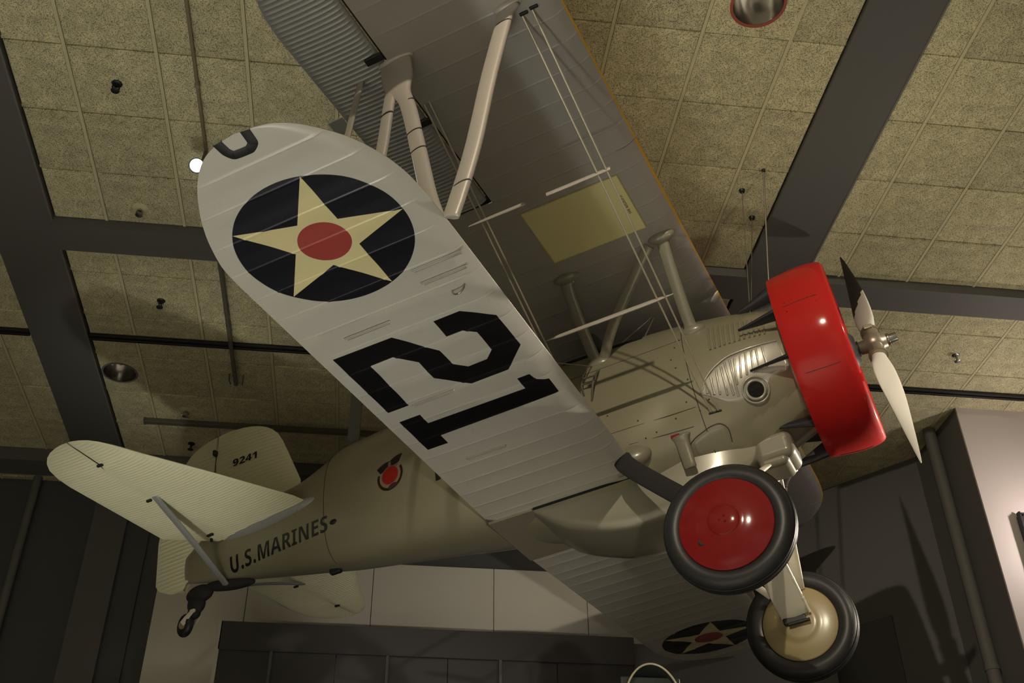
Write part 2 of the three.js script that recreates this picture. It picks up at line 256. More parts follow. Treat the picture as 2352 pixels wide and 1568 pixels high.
// one wing panel as a closed skin: lower face in material 0 (uv = plan position), upper face in material 1
function wingSkin({ wrap = 0, ribs, x0, x1, le, te, y, thick, uvBox, ridge = 0.0035, sag = 0.003, tip = true }) {
  const st = new Set([x0, x1]); const rs = ribs.slice().sort((a, b) => a - b);
  for (let i = 0; i < rs.length; i++) { for (const d of [-0.011, -0.006, 0, 0.006, 0.011]) st.add(rs[i] + d); if (i) for (const f of [0.2, 0.35, 0.5, 0.65, 0.8]) st.add(rs[i - 1] + (rs[i] - rs[i - 1]) * f); }
  if (tip) for (let k = 1; k <= 36; k++) st.add(x1 - (x1 - (x1 - 0.75)) * Math.pow(k / 36, 2));
  const xs = [...st].filter((x) => x >= x0 && x <= x1).sort((a, b) => a - b).filter((x, i, A) => !i || x - A[i - 1] > 1e-4);
  const N = 22, P = [], U = [], lowI = [], upI = [], cols = 2 * N + 1;
  for (const x of xs) {
    const zl = le(x), zt = te(x), c = Math.max(0.004, zt - zl), t = thick(x) * Math.min(1, c / 0.5);
    let k = 0; for (let i = 1; i < rs.length; i++) if (x >= rs[i - 1] && x <= rs[i]) k = (x - rs[i - 1]) / (rs[i] - rs[i - 1]);
    const onRib = Math.max(0, ...rs.map((r) => 1 - Math.abs(x - r) / 0.009)), s = sag * Math.sin(Math.PI * k) ** 2;
    for (let j = 0; j < cols; j++) {
      const low = j <= N, q = low ? 1 - j / N : (j - N) / N, u = 1 - Math.cos(q * Math.PI / 2), w = Math.sqrt(u);      // chord fraction, dense at the nose
      let yy;
      const nose = 0.30 * t;
      if (low) yy = nose * Math.max(0, 1 - Math.min(1, u / 0.11)) ** 2 * 1 + (u < 0.11 ? 0 : 0) + s * Math.min(1, u * 6) * Math.min(1, (1 - u) * 8) - ridge * onRib * Math.min(1, (1 - u) * 30) * Math.min(1, u * 25);
      else yy = nose + t * (1.42 * w - 0.62 * u - 1.25 * u * u + 0.45 * u * u * u) * 0.78 - (nose) * u;
      if (!low && j === cols - 1) yy = 0.0015;
      P.push(x, y(x) + yy, zl + u * c);
      U.push((x - uvBox[0]) / (uvBox[1] - uvBox[0]), 1 - (zl + u * c - uvBox[2]) / (uvBox[3] - uvBox[2]));
    }
  }
  for (let i = 0; i < xs.length - 1; i++) for (let j = 0; j < cols - 1; j++) { const a = i * cols + j, b = a + 1, c = a + cols, d = c + 1; (j < N - wrap ? lowI : upI).push(a, c, b, b, c, d); }
  for (const i of [0, xs.length - 1]) { const o = i * cols; for (let j = 1; j < cols - 1; j++) i ? lowI.push(o, o + j + 1, o + j) : lowI.push(o, o + j, o + j + 1); }
  const g = geo(P, [...lowI, ...upI], U); g.addGroup(0, lowI.length, 0); g.addGroup(lowI.length, upI.length, 1); return g;
}
function mirrored(g) { const m = mirrorX(g); m.clearGroups(); for (const q of g.groups) m.addGroup(q.start, q.count, q.materialIndex); return m; }

// lower wing outline
const LEX = [0, 3.0, 3.2, 3.405, 3.529, 3.685, 3.786, 3.881, 3.959, 4.024, 4.05, 4.066], LEZ = [0.004, 0.004, 0.006, 0.016, 0.037, 0.089, 0.140, 0.210, 0.282, 0.374, 0.45, 0.56];
const TEX = [0, 3.2, 3.374, 3.443, 3.576, 3.685, 3.828, 3.934, 4.01, 4.05, 4.066], TEZ = [1.135, 1.135, 1.127, 1.112, 1.07, 1.022, 0.938, 0.855, 0.765, 0.67, 0.565];
const lowRibs = [0.93, 1.10, 1.30, 1.50, 1.695, 1.895, 2.095, 2.30, 2.50, 2.70, 2.90, 3.10, 3.30, 3.50, 3.70, 3.88, 0.78, 0.6, 0.44];
const MARK = [1.30, 3.80, -0.02, 1.15];
function wingPaint(numbers) {
  const W = 2048, Hh = Math.round(2048 * (MARK[3] - MARK[2]) / (MARK[1] - MARK[0]));
  return canvas(W, Hh, (g) => {
    const s = W / (MARK[1] - MARK[0]), X = (x) => (x - MARK[0]) * s, Y = (z) => (z - MARK[2]) * s, poly = (pts, c) => { g.fillStyle = c; g.beginPath(); pts.forEach(([x, z], i) => i ? g.lineTo(X(x), Y(z)) : g.moveTo(X(x), Y(z))); g.closePath(); g.fill(); };
    g.fillStyle = '#c3c0b6'; g.fillRect(0, 0, W, Hh);
    let q = 5; const r = () => (q = (q * 16807) % 2147483647) / 2147483647;
    for (let i = 0; i < 900; i++) { g.fillStyle = `rgba(${r() < 0.5 ? '90,86,70' : '200,198,190'},${0.02 + 0.03 * r()})`; g.beginPath(); g.ellipse(20 + r() * (W - 40), 20 + r() * (Hh - 40), 2 + 22 * r() * r(), 1 + 8 * r(), 0, 0, 7); g.fill(); }
    const [cx, cz, R] = [3.287, 0.587, 0.446];
    g.fillStyle = '#10111b'; g.beginPath(); g.arc(X(cx), Y(cz), R * s, 0, 7); g.fill();
    const star = []; for (let k = 0; k < 10; k++) { const rr = k % 2 ? R * 0.382 : R, a = k * Math.PI / 5; star.push([cx - rr * Math.sin(a), cz - rr * Math.cos(a)]); }
    poly(star, '#ddd29f');
    g.fillStyle = '#a2423c'; g.beginPath(); g.arc(X(cx), Y(cz), 0.134 * s, 0, 7); g.fill();
    for (let i = 0; i < 26; i++) { g.fillStyle = 'rgba(190,185,150,0.5)'; const a = r() * 6.28, d = R * Math.sqrt(r()); g.fillRect(X(cx + d * Math.cos(a)), Y(cz + d * Math.sin(a)), 1 + 5 * r(), 1 + 1.5 * r()); }
    if (!numbers) return;
    poly([[2.469, .421], [2.471, .259], [2.334, .103], [2.029, .099], [1.862, .257], [1.858, .500], [2.019, .662], [2.194, .664], [2.317, .764], [2.314, .912], [1.868, .916], [1.868, 1.057], [2.474, 1.060], [2.470, .683], [2.226, .514], [2.079, .505], [2.010, .442], [2.014, .319], [2.080, .257], [2.261, .259], [2.317, .321], [2.317, .421]], '#0c0c10');
    poly([[1.748, 1.050], [1.748, .907], [1.643, .907], [1.641, .250], [1.754, .251], [1.755, .172], [1.712, .163], [1.684, .146], [1.664, .120], [1.650, .091], [1.505, .092], [1.488, .905], [1.386, .907], [1.388, 1.050]], '#0c0c10');
  });
}
function corrugated({ a0, a1, ext, pitch, mid, bead, pos, uvOn, window = 0.03, flat = 0, both = true }) {
  // sheet with half-round beads: rows across "a", each from ext(a)[0] to ext(a)[1] along "b"; pos(a, b, side, height) gives a point
  const n = Math.max(2, Math.round((a1 - a0) / pitch * 8)), B = 14, P = [], I = [];
  for (const side of [1, -1]) for (let i = 0; i <= n; i++) {
    const a = a0 + (a1 - a0) * i / n, [b0, b1] = ext(a), ph = Math.cos((a - a0) / pitch * 2 * Math.PI), bd = Math.max(0, ph) ** 1.2;
    for (let j = 0; j <= B; j++) {
      const f = j / B, s = f < 0.5 ? 2 * f * f : 1 - 2 * (1 - f) ** 2, b = b0 + (b1 - b0) * s, edge = Math.min(b - b0, b1 - b), lens = flat > 0 && s > 0.5 ? 1 - 0.3 * (2 * s - 1) ** 2 : flat < 0 && s < 0.5 ? 1 - 0.3 * (2 * s - 1) ** 2 : Math.pow(Math.max(0, 1 - (2 * s - 1) ** 2), 0.5);
      const h = mid(a, s) * lens + (side > 0 || both ? bead * bd * Math.max(0, Math.min(1, (edge - window * 0.4) / window)) : 0);
      P.push(...pos(a, b, side, h));
    }
  }
  const c = B + 1, o = (n + 1) * c;
  for (let i = 0; i < n; i++) for (let j = 0; j < B; j++) { const a = i * c + j; I.push(a, a + 1, a + c, a + 1, a + c + 1, a + c); I.push(o + a, o + a + c, o + a + 1, o + a + 1, o + a + c, o + a + c + 1); }
  for (const i of [0, n]) for (let j = 0; j < B; j++) { const a = i * c + j, b = o + a; i ? I.push(a, a + 1, b, a + 1, b + 1, b) : I.push(a, b, a + 1, a + 1, b, b + 1); }
  return geo(P, I);
}
function outlineExtent(pts) {   // b-range of a closed polygon at a given a
  return (a) => { let lo = Infinity, hi = -Infinity; for (let i = 0; i < pts.length; i++) { const p = pts[i], q = pts[(i + 1) % pts.length]; if ((p[0] - a) * (q[0] - a) <= 0 && p[0] !== q[0]) { const b = p[1] + (q[1] - p[1]) * (a - p[0]) / (q[0] - p[0]); lo = Math.min(lo, b); hi = Math.max(hi, b); } } return lo > hi ? [0, 0] : [lo, hi]; };
}
function roundOutline(pts, n = 6) { return new THREE.CatmullRomCurve3(pts.map(([a, b]) => V(a, b, 0)), true, 'centripetal').getPoints(pts.length * n).map((p) => [p.x, p.y]); }

// fuselage sections: z, bottom, top, half width, height of greatest width, exponent
const SEC = [[-1.20, .17, 1.05, .44, .61, 2], [-1.0, .09, 1.10, .49, .61, 2], [-.8, .0, 1.14, .51, .60, 2.1], [-.6, -.05, 1.18, .515, .58, 2.12], [-.3, -.08, 1.22, .51, .56, 2.1], [0, -.09, 1.24, .505, .55, 2.15], [.3, -.07, 1.25, .50, .55, 2.15], [.57, -.065, 1.26, .49, .55, 2.2], [.8, -.03, 1.27, .48, .56, 2.2], [1.0, .008, 1.31, .46, .58, 2.2], [1.3, .05, 1.33, .43, .6, 2.2], [1.6, .10, 1.32, .39, .61, 2.15], [2.07, .165, 1.30, .32, .63, 2.1], [2.45, .22, 1.27, .265, .65, 2.1], [2.6, .25, 1.20, .245, .65, 2.1], [2.9, .31, 1.09, .205, .66, 2.1], [3.2, .37, 1.05, .165, .68, 2.1], [3.5, .43, 1.0, .125, .7, 2.1], [3.8, .49, .95, .085, .72, 2.1], [4.04, .55, .80, .04, .68, 2]];
const SZ = SEC.map((s) => s[0]), secAt = (z) => [1, 2, 3, 4, 5].map((k) => smoothInterp(SZ, SEC.map((s) => s[k]), z));
const lowN = (z, n) => n + 0.9 * interp([-0.3, 0.1, 0.9, 1.2, 3.2, 3.9], [0, 1, 1, 0.85, 0.85, 0], z);
function sideX(z, y, lift = 0) { const [yb, yt, w, ym, n] = secAt(z), h = y > ym ? yt - ym : ym - yb, f = Math.min(1, Math.abs(y - ym) / h), e = y > ym ? n : lowN(z, n); return w * Math.pow(Math.max(0, 1 - Math.pow(f, e)), 1 / e) + lift; }
function bottomY(z, x) { const [yb, , w, ym, n0] = secAt(z), n = lowN(z, n0); return ym - (ym - yb) * Math.pow(Math.max(0, 1 - Math.pow(Math.abs(x) / w, n)), 1 / n); }
const SIDE = [1.4, 4.0, 0.2, 1.1];
function sidePaint() {
  const W = 2048, Hh = 709; return canvas(W, Hh, (g) => {
    const s = W / (SIDE[1] - SIDE[0]), X = (z) => (SIDE[1] - z) * s, Y = (y) => (SIDE[3] - y) * s;      // the canvas reads from the tail to the nose
    g.fillStyle = '#8b866f'; g.fillRect(0, 0, W, Hh);
    g.fillStyle = '#121211'; g.font = 'bold 100px sans-serif'; g.textBaseline = 'alphabetic';
    const t = 'U.S.MARINES', h = 0.130 * s, x0 = X(3.55), x1 = X(2.515); g.save(); g.translate(x0, Y(0.462)); const m = g.measureText(t); g.transform(1, 0.012, -0.06, 1, 0, 0); g.scale((x1 - x0) / m.width, h / 73); g.fillText(t, 0, 0); g.restore();
    // round emblem: dark outspread wings, white bird, red globe with an anchor line
    const ex = X(1.90), ey = Y(0.69), u = 0.1 * s;
    g.fillStyle = '#1d130e'; g.beginPath(); g.moveTo(ex - 1.25 * u, ey - 0.82 * u); g.quadraticCurveTo(ex - .5 * u, ey - 1.25 * u, ex, ey - 1.1 * u); g.quadraticCurveTo(ex + .6 * u, ey - 1.5 * u, ex + 1.2 * u, ey - 1.35 * u); g.lineTo(ex + .85 * u, ey - .7 * u); g.lineTo(ex, ey - .5 * u); g.lineTo(ex - .9 * u, ey - .3 * u); g.closePath(); g.fill();
    g.strokeStyle = '#33150f'; g.lineWidth = 0.22 * u; g.beginPath(); g.arc(ex, ey + .2 * u, 1.1 * u, -0.5, 3.5); g.stroke();
    g.fillStyle = '#7b6a5c'; g.fillRect(ex - .16 * u, ey - 1.05 * u, .26 * u, .6 * u); g.beginPath(); g.ellipse(ex + .35 * u, ey - .45 * u, .5 * u, .14 * u, -0.3, 0, 7); g.fill();
    g.fillStyle = '#8a6a5e'; g.beginPath(); g.arc(ex, ey + .15 * u, .82 * u, 0, 7); g.fill();
    g.fillStyle = '#a01d18'; g.beginPath(); g.arc(ex, ey + .15 * u, .75 * u, 0, 7); g.fill();
    g.fillStyle = '#4a2a3a'; g.beginPath(); g.ellipse(ex + .2 * u, ey + 1.12 * u, .45 * u, .2 * u, -0.15, 0, 7); g.fill();
  });
}
function fuselageSkin() {
  const zs = []; for (let i = 0; i <= 120; i++) zs.push(-1.2 + 5.24 * i / 120);
  const N = 72, P = [], U = [], I = [[], []];
  for (const z of zs) { const [yb, yt, w, ym, n] = secAt(z);
    for (let j = 0; j <= N; j++) { const a = -Math.PI / 2 + j / N * 2 * Math.PI, c = Math.cos(a), s = Math.sin(a), e = 2 / (s > 0 ? n : lowN(z, n)), x = w * Math.sign(c) * Math.abs(c) ** e, y = ym + (s > 0 ? yt - ym : ym - yb) * Math.sign(s) * Math.abs(s) ** e; P.push(x, y, z); U.push((SIDE[1] - z) / (SIDE[1] - SIDE[0]), (y - SIDE[2]) / (SIDE[3] - SIDE[2])); } }
  const c = N + 1;
  for (let i = 0; i < zs.length - 1; i++) for (let j = 0; j < N; j++) { const a = i * c + j; I[j < N / 2 ? 0 : 1].push(a, a + c, a + 1, a + 1, a + c, a + c + 1); }
  for (const i of [0, zs.length - 1]) { const o = i * c; for (let j = 1; j < N; j++) i ? I[1].push(o, o + j, o + j + 1) : I[1].push(o, o + j + 1, o + j); }
  const g = geo(P, [...I[0], ...I[1]], U); g.addGroup(0, I[0].length, 0); g.addGroup(I[0].length, I[1].length, 1);
  // one normal along the seam under the belly
  const nn = g.attributes.normal; for (let i = 0; i < zs.length; i++) { const a = i * c, b = a + N, v = V(nn.getX(a) + nn.getX(b), nn.getY(a) + nn.getY(b), nn.getZ(a) + nn.getZ(b)).normalize(); nn.setXYZ(a, v.x, v.y, v.z); nn.setXYZ(b, v.x, v.y, v.z); }
  return g;
}
// a patch lying on the starboard side of the fuselage, raised by "lift", inside a polygon of [z, y]
function sidePatch(poly, lift, nz = 28, ny = 16) {
  const ext = outlineExtent(poly), z0 = Math.min(...poly.map((p) => p[0])), z1 = Math.max(...poly.map((p) => p[0])), P = [], I = [];
  for (let i = 0; i <= nz; i++) { const z = z0 + (z1 - z0) * (0.002 + 0.996 * i / nz), [a, b] = ext(z); for (let j = 0; j <= ny; j++) { const y = a + (b - a) * j / ny, l = i === 0 || i === nz || j === 0 || j === ny ? -0.004 : lift; P.push(sideX(z, y, l), y, z); } }
  const c = ny + 1; for (let i = 0; i < nz; i++) for (let j = 0; j < ny; j++) { const a = i * c + j; I.push(a, a + c, a + 1, a + 1, a + c, a + c + 1); }
  const g = geo(P, I); const idx = g.index.array; for (let k = 0; k < idx.length; k += 3) { const t = idx[k]; idx[k] = idx[k + 2]; idx[k + 2] = t; } g.computeVertexNormals(); return g;
}
const onSide = (z, y, lift = 0) => V(sideX(z, y, lift), y, z);

function biplane() {
  const A = group('biplane'); A.position.set(1.8806, 5.3257, -6.7176);
  const w = V(0.1042, -2.1324, 0.0802), ang = w.length(); A.quaternion.setFromAxisAngle(w.normalize(), ang);
  tag(A, 'silver biplane with a red engine ring hung nose to the right under the ceiling', 'aeroplane');

  // --- fuselage
  const side = phys(0xffffff, 0.36, 0.08, { map: sidePaint(), clearcoat: 0.35, clearcoatRoughness: 0.2 });
  const F = part('fuselage', fuselageSkin(), [side, M.lacquer], A);
  const seams = [2.55, 0.96, -0.52].map((z) => { const p = []; for (let k = 0; k <= 30; k++) { const a = -1.35 + k / 30 * 2.6, [yb, yt, ww, ym, n] = secAt(z), c = Math.cos(a), s = Math.sin(a), e = 2 / (s > 0 ? n : lowN(z, n)); p.push(V(ww * Math.abs(c) ** e + 0.0006, ym + (s > 0 ? yt - ym : ym - yb) * Math.sign(s) * Math.abs(s) ** e, z)); } return tube(p, 0.0028, 60, 5); });
  seams.push(tube([0.85, 0.4, 0, -0.3, -0.52].map((z) => onSide(z, 0.86)), 0.0022, 30, 5), tube([0.3, 0.0, -0.25, -0.5].map((z) => onSide(z, 0.30)), 0.0022, 30, 5), tube([0.0, -0.2, -0.45].map((z) => onSide(z, 0.19)), 0.0022, 30, 5));
  for (const g of seams) mesh('panel_seam', [g], M.seam, F);
  const rivets = []; for (const [z, y] of [[.35, .62], [.1, .44], [-.1, .33], [-.35, .27], [-.2, .22], [-.46, .8], [-.55, .92], [-.5, .86], [-.42, .70], [-.44, .62], [.3, .38], [-.5, .5], [-.6, .32], [-.52, .27], [-.45, .35], [0.02, .16], [-.12, .2]]) rivets.push(new THREE.SphereGeometry(0.006, 8, 6).translate(...onSide(z, y).toArray()));
  for (const g of rivets) mesh('fastener', [g], M.seam, F);
  part('cockpit_slot', [(() => { const P = [], I = []; for (let i = 0; i <= 20; i++) { const z = -0.22 + 0.62 * i / 20; for (const y of [1.075, 1.125]) P.push(sideX(z, y, 0.006), y, z); } for (let i = 0; i < 20; i++) { const a = 2 * i; I.push(a, a + 1, a + 2, a + 1, a + 3, a + 2); } return geo(P, I); })()], M.hole, A);
  part('belly_fairing', [(() => {   // deep keel between the wing roots: upright sides, a chine, a nearly flat bottom
    const K = [[.83, .02, .33], [.64, -.125, .315], [.44, -.215, .305], [.27, -.27, .30], [.12, -.29, .295], [-.10, -.285, .29], [-.35, -.235, .28], [-.58, -.15, .25], [-.78, -.03, .18]], ks = K.map((k) => -k[0]), P = [], I = [], n = 40, m = 16;
    for (let i = 0; i <= n; i++) { const z = .83 - 1.61 * i / n, yb = smoothInterp(ks, K.map((k) => k[1]), -z), w = smoothInterp(ks, K.map((k) => k[2]), -z);
      for (let j = 0; j <= m; j++) { const f = j / m * 2 - 1, e = Math.min(1, Math.abs(f) / 0.5); P.push(...(Math.abs(f) <= 0.5 ? [w * f / 0.5 * (1 - 0.03 * e ** 8), yb - 0.02 * (1 - e * e), z] : [Math.sign(f) * (w + 0.03 * (Math.abs(f) - 0.5) / 0.5), yb + (0.10 - yb) * ((Math.abs(f) - 0.5) / 0.5), z])); } }
    for (let i = 0; i < n; i++) for (let j = 0; j < m; j++) { const q = i * (m + 1) + j; I.push(q, q + 1, q + m + 1, q + 1, q + m + 2, q + m + 1); }
    return geo(P, I); })()], M.lacquer, A, 'deep keel fairing under the wing roots');
  part('side_window', [sidePatch([[1.44, .44], [1.5, .44], [1.5, .60], [1.44, .60]], 0.003, 6, 6)], M.black, A);

  // --- louvred cowling panels, exhaust and scoop
  const lp = [[-.553, .372], [-.582, .398], [-.612, .450], [-.688, .516], [-.795, .566], [-.9, .580], [-1.01, .587], [-1.13, .594], [-1.15, .44], [-1.13, .385], [-1.03, .36], [-.97, .27], [-.888, .262], [-.783, .250], [-.715, .262], [-.641, .31]];
  const LP = part('louvre_panel', [sidePatch(lp, 0.006, 60, 24)], M.bareMetal, A, 'raised louvred panel beside the exhaust');
  const slits = [[-.612, .405, -.602, .355], [-.654, .452, -.644, .336], [-.702, .497, -.681, .326], [-.738, .508, -.725, .310], [-.768, .528, -.763, .300], [-.805, .538, -.790, .286], [-.838, .538, -.806, .358], [-.880, .545, -.843, .394], [-.918, .558, -.886, .402], [-.958, .560, -.930, .407], [-.990, .560, -.975, .421], [-1.032, .570, -1.024, .428]];
  for (const [za, ya, zb, yb] of slits) { const pts = []; for (let k = 0; k <= 6; k++) pts.push(onSide(za + (zb - za) * k / 6, ya + (yb - ya) * k / 6, 0.006)); mesh('louvre', [tube(pts, 0.0085, 16, 8)], M.bareMetal, LP); }
  mesh('panel_edge', [tube(lp.slice(0, 8).map(([z, y]) => onSide(z, y, 0.006)), 0.006, 50, 8)], M.bareMetal, LP);
  for (let i = 0; i < 12; i++) { const z = -0.70 - 0.034 * i, y0 = 0.665, y1 = 0.87 - 0.004 * i, pts = []; for (let k = 0; k <= 5; k++) pts.push(onSide(z - 0.012 * k / 5, y0 + (y1 - y0) * k / 5, 0.002)); part('louvre', [tube(pts, 0.007, 12, 8)], M.lacquer, A); }
  const ex = onSide(-0.905, 0.305), en = V(1, (sideX(-.905, .27) - sideX(-.905, .34)) / -0.07 * -1, -(sideX(-.87, .305) - sideX(-.94, .305)) / 0.07); en.y = -(sideX(-.905, .34) - sideX(-.905, .27)) / 0.07; en.normalize(); ex.addScaledVector(en, .012);
  const ring = (r, t) => new THREE.TorusGeometry(r, t, 10, 32).applyQuaternion(new THREE.Quaternion().setFromUnitVectors(V(0, 0, 1), en)).translate(ex.x, ex.y, ex.z);
  part('exhaust_port', [ring(0.062, 0.010), ring(0.088, 0.006)], M.bareMetal, A);
  part('exhaust_mouth', [rod(ex.clone().addScaledVector(en, -0.05), ex.clone().addScaledVector(en, 0.006), 0.058, 0.058, 32)], M.hole, A);
  part('oil_scoop', [rbox(0.30, 0.20, 0.27, 0.06, 0.05, 0.0, -0.88, 5), rbox(0.26, 0.10, 0.20, 0.04, 0.05, -0.085, -0.86, 5)], M.lacquer, A);
  part('access_panel', [sidePatch([[-.40, .105], [-.47, .135], [-.55, .160], [-.62, .160], [-.655, .125], [-.655, .03], [-.40, .03]], 0.005, 20, 8)], M.lacquer, A);
  mesh('panel_edge', [tube([[-.36, .085], [-.425, .122], [-.499, .146], [-.55, .16], [-.619, .161], [-.655, .128], [-.65, .06]].map(([z, y]) => onSide(z, y, 0.004)), 0.003, 40, 6)], M.seam, A);
  const py = part('bomb_lug', [blade([V(0.415, 0.16, -0.345), V(0.40, 0.10, -0.345), V(0.36, -0.06, -0.35)], 0.085, 0.05, V(0, 0, -1), 12, (s) => [1 + 0.6 * (1 - s) ** 3, 1 + (1 - s) ** 3])], M.lacquer, A);
  mesh('warning_tag', [rbox(0.008, 0.02, 0.06, 0.003, 0.428, 0.165, -0.31)], M.hubRed, py);
  part('wing_root_blister', [new THREE.SphereGeometry(1, 32, 20).scale(0.07, 0.10, 0.14).rotateZ(0.5).translate(0.42, 0.12, 0.01)], M.lacquer, A);
  part('belly_gap', [rbox(0.012, 0.02, 0.74, 0.004, 0.358, 0.012, 0.42)], M.hole, A);
  // windscreen and headrest outline on top
  part('windscreen', [(() => { const g = new THREE.CylinderGeometry(0.24, 0.30, 0.26, 24, 1, true, -0.9, 1.8); g.rotateY(Math.PI).translate(0, 1.33, 0.42); return g; })()], M.glass, A);

  // --- cowling ring, engine, propeller
  const cz = 0.617, lathe = (pts, seg = 96) => new THREE.LatheGeometry(pts.map((q) => new THREE.Vector2(q[0], q[1])), seg).rotateX(Math.PI / 2).translate(0, cz, 0);
  const CW = part('cowling_ring', lathe([[.634, -1.185], [.650, -1.185], [.659, -1.25], [.667, -1.33], [.671, -1.41], [.668, -1.48], [.660, -1.53], [.648, -1.558], [.630, -1.574], [.606, -1.574], [.588, -1.556], [.584, -1.52], [.596, -1.44], [.616, -1.34], [.630, -1.25], [.634, -1.185]]), M.red, A, 'glossy red cowling ring');
  for (const a of [0.12, -0.62, -1.9, 2.6]) { const p = [[.6605, -1.25], [.668, -1.33], [.672, -1.41], [.669, -1.48]].map(([r, z]) => V(r * Math.cos(a), cz + r * Math.sin(a), z)); mesh('ring_joint', [tube(p, 0.0018, 16, 5)], M.seam, CW); }
  const sc = []; for (const da of [-0.07, 0.05]) for (let i = 0; i < 5; i++) { const a = 0.12 + da, z = -1.27 - 0.05 * i; sc.push(new THREE.SphereGeometry(0.005, 8, 6).translate(.668 * Math.cos(a), cz + .668 * Math.sin(a), z)); } for (const g of sc) mesh('screw', [g], M.red, CW);
  const E = part('engine', [lathe([[.02, -1.60], [.09, -1.60], [.13, -1.57], [.20, -1.52], [.27, -1.47], [.29, -1.42], [.29, -1.28], [.36, -1.22], [.42, -1.18], [0.02, -1.17]], 48)], M.engine, A);
  for (let k = 0; k < 9; k++) {
    const a = Math.PI / 2 - k * Math.PI * 2 / 9, prof = [[.05, .27], [.072, .27]]; for (let f = 0; f < 12; f++) { const y = .29 + f * .022; prof.push([.068, y], [.086, y + .004], [.086, y + .008], [.068, y + .012]); } prof.push([.075, .56], [.06, .585], [.0005, .59]);
    const g = new THREE.LatheGeometry(prof.map((q) => new THREE.Vector2(...q)), 18).rotateZ(a - Math.PI / 2).translate(0, cz, -1.39); mesh('cylinder', [g], M.engine, E);
    mesh('pushrod', [0.03, -0.03].map((o) => rod(V(.28 * Math.cos(a + .1 * Math.sign(o)), cz + .28 * Math.sin(a + .1 * Math.sign(o)), -1.5), V(.56 * Math.cos(a + o * 1.6), cz + .56 * Math.sin(a + o * 1.6), -1.47), 0.011)), M.engine, E);
  }
  for (const [deg, r0, r1, zt] of [[90, .575, .585, -.93], [50, .555, .505, -.92], [10, .575, .555, -.92], [-22, .57, .52, -.915], [-70, .57, .52, -.925], [-110, .59, .65, -.92], [-150, .57, .55, -.92], [170, .57, .55, -.92], [130, .57, .55, -.92]]) {
    const a = deg * Math.PI / 180, at = (r, z) => V(r * Math.cos(a), cz + r * Math.sin(a), z), nrm = V(Math.cos(a), Math.sin(a), 0);
    part('valve_fairing', [blade([at(r0 - .01, -1.26), at(r0, -1.19), at((r0 + r1) / 2, -1.06), at(r1, zt)], 0.15, 0.055, nrm, 16, (s) => [1 - 0.86 * s ** 1.15, 1 - 0.7 * s])], M.blackPaint, A);
  }
  const PR = group('propeller', A), hub = V(0, 0.608, -1.713), th = 2.0441;
  const z0 = (pts, seg = 32) => new THREE.LatheGeometry(pts.map((q) => new THREE.Vector2(q[0], q[1])), seg).rotateX(Math.PI / 2).translate(hub.x, hub.y, hub.z);
  mesh('hub', [z0([[.001, .13], [.045, .13], [.048, .06], [.075, .05], [.085, .0], [.075, -.05], [.05, -.06], [.048, -.085], [.001, -.085]])], M.hubMetal, PR);
  mesh('shaft', [z0([[.001, .2], [.04, .2], [.04, .1], [.055, .1], [.055, .13], [.04, .13]])], M.black, PR);
  mesh('hub_nut', [z0([[.02, -.08], [.042, -.085], [.042, -.105], [.034, -.11], [.034, -.155], [.022, -.155], [.022, -.09]], 12)], M.steel, PR);
  for (const s of [1, -1]) {
    const rad = V(Math.cos(th), Math.sin(th), 0).multiplyScalar(s), tan = V(rad.y, -rad.x, 0);   // turning clockwise seen from the cockpit
    const P = [], I = [], n = 40, m = 18;
    for (let i = 0; i <= n; i++) {
      const f = i / n, r = 0.10 + (1.4155 - 0.10) * f, pitch = Math.atan(0.40 / Math.max(0.12, r)) * 1.0 + 0.06, root = Math.max(0, 1 - f / 0.14);
      const c = (0.075 + 0.135 * Math.sin(Math.min(1, f / 0.42) * Math.PI / 2)) * Math.pow(Math.max(0, 1 - Math.max(0, (f - 0.40) / 0.603) ** 1.7), 0.75) + 0.002, t = 0.075 * root + (0.052 * (1 - f) ** 1.4 + 0.007) * (1 - root);
      const ch = tan.clone().multiplyScalar(Math.cos(pitch)).add(V(0, 0, -Math.sin(pitch))), nr = rad.clone().cross(ch).normalize(), cc = c * (1 - root) + 0.085 * root;
      for (let j = 0; j < m; j++) { const a = j / m * 2 * Math.PI; hub.clone().addScaledVector(rad, r).addScaledVector(ch, Math.cos(a) * cc / 2).addScaledVector(nr, Math.sin(a) * t / 2).toArray(P, P.length); }
    }
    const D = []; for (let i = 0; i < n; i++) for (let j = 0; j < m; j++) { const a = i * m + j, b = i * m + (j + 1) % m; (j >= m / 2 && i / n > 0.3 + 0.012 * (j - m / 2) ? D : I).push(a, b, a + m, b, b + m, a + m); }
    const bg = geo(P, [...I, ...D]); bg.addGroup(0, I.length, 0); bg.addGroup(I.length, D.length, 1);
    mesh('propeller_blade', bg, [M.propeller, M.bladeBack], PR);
    const c0 = hub.clone().addScaledVector(rad, 0.06), c1 = hub.clone().addScaledVector(rad, 0.17);
    mesh('blade_clamp', [rod(c0, c1, 0.056, 0.056, 24), rod(hub.clone().addScaledVector(rad, 0.145), hub.clone().addScaledVector(rad, 0.165), 0.064, 0.064, 24), rbox(0.03, 0.03, 0.06, 0.006).translate(c1.x + tan.x * 0.06 - rad.x * 0.03, c1.y + tan.y * 0.06 - rad.y * 0.03, c1.z)], M.hubMetal, PR);
  }

  // --- wings
  const le = (x) => smoothInterp(LEX, LEZ, x), te = (x) => smoothInterp(TEX, TEZ, x), paintR = phys(0xffffff, 0.40, 0.1, { map: wingPaint(true), clearcoat: 0.2, clearcoatRoughness: 0.35 }), paintL = phys(0xffffff, 0.40, 0.1, { map: wingPaint(false), clearcoat: 0.2, clearcoatRoughness: 0.35 });
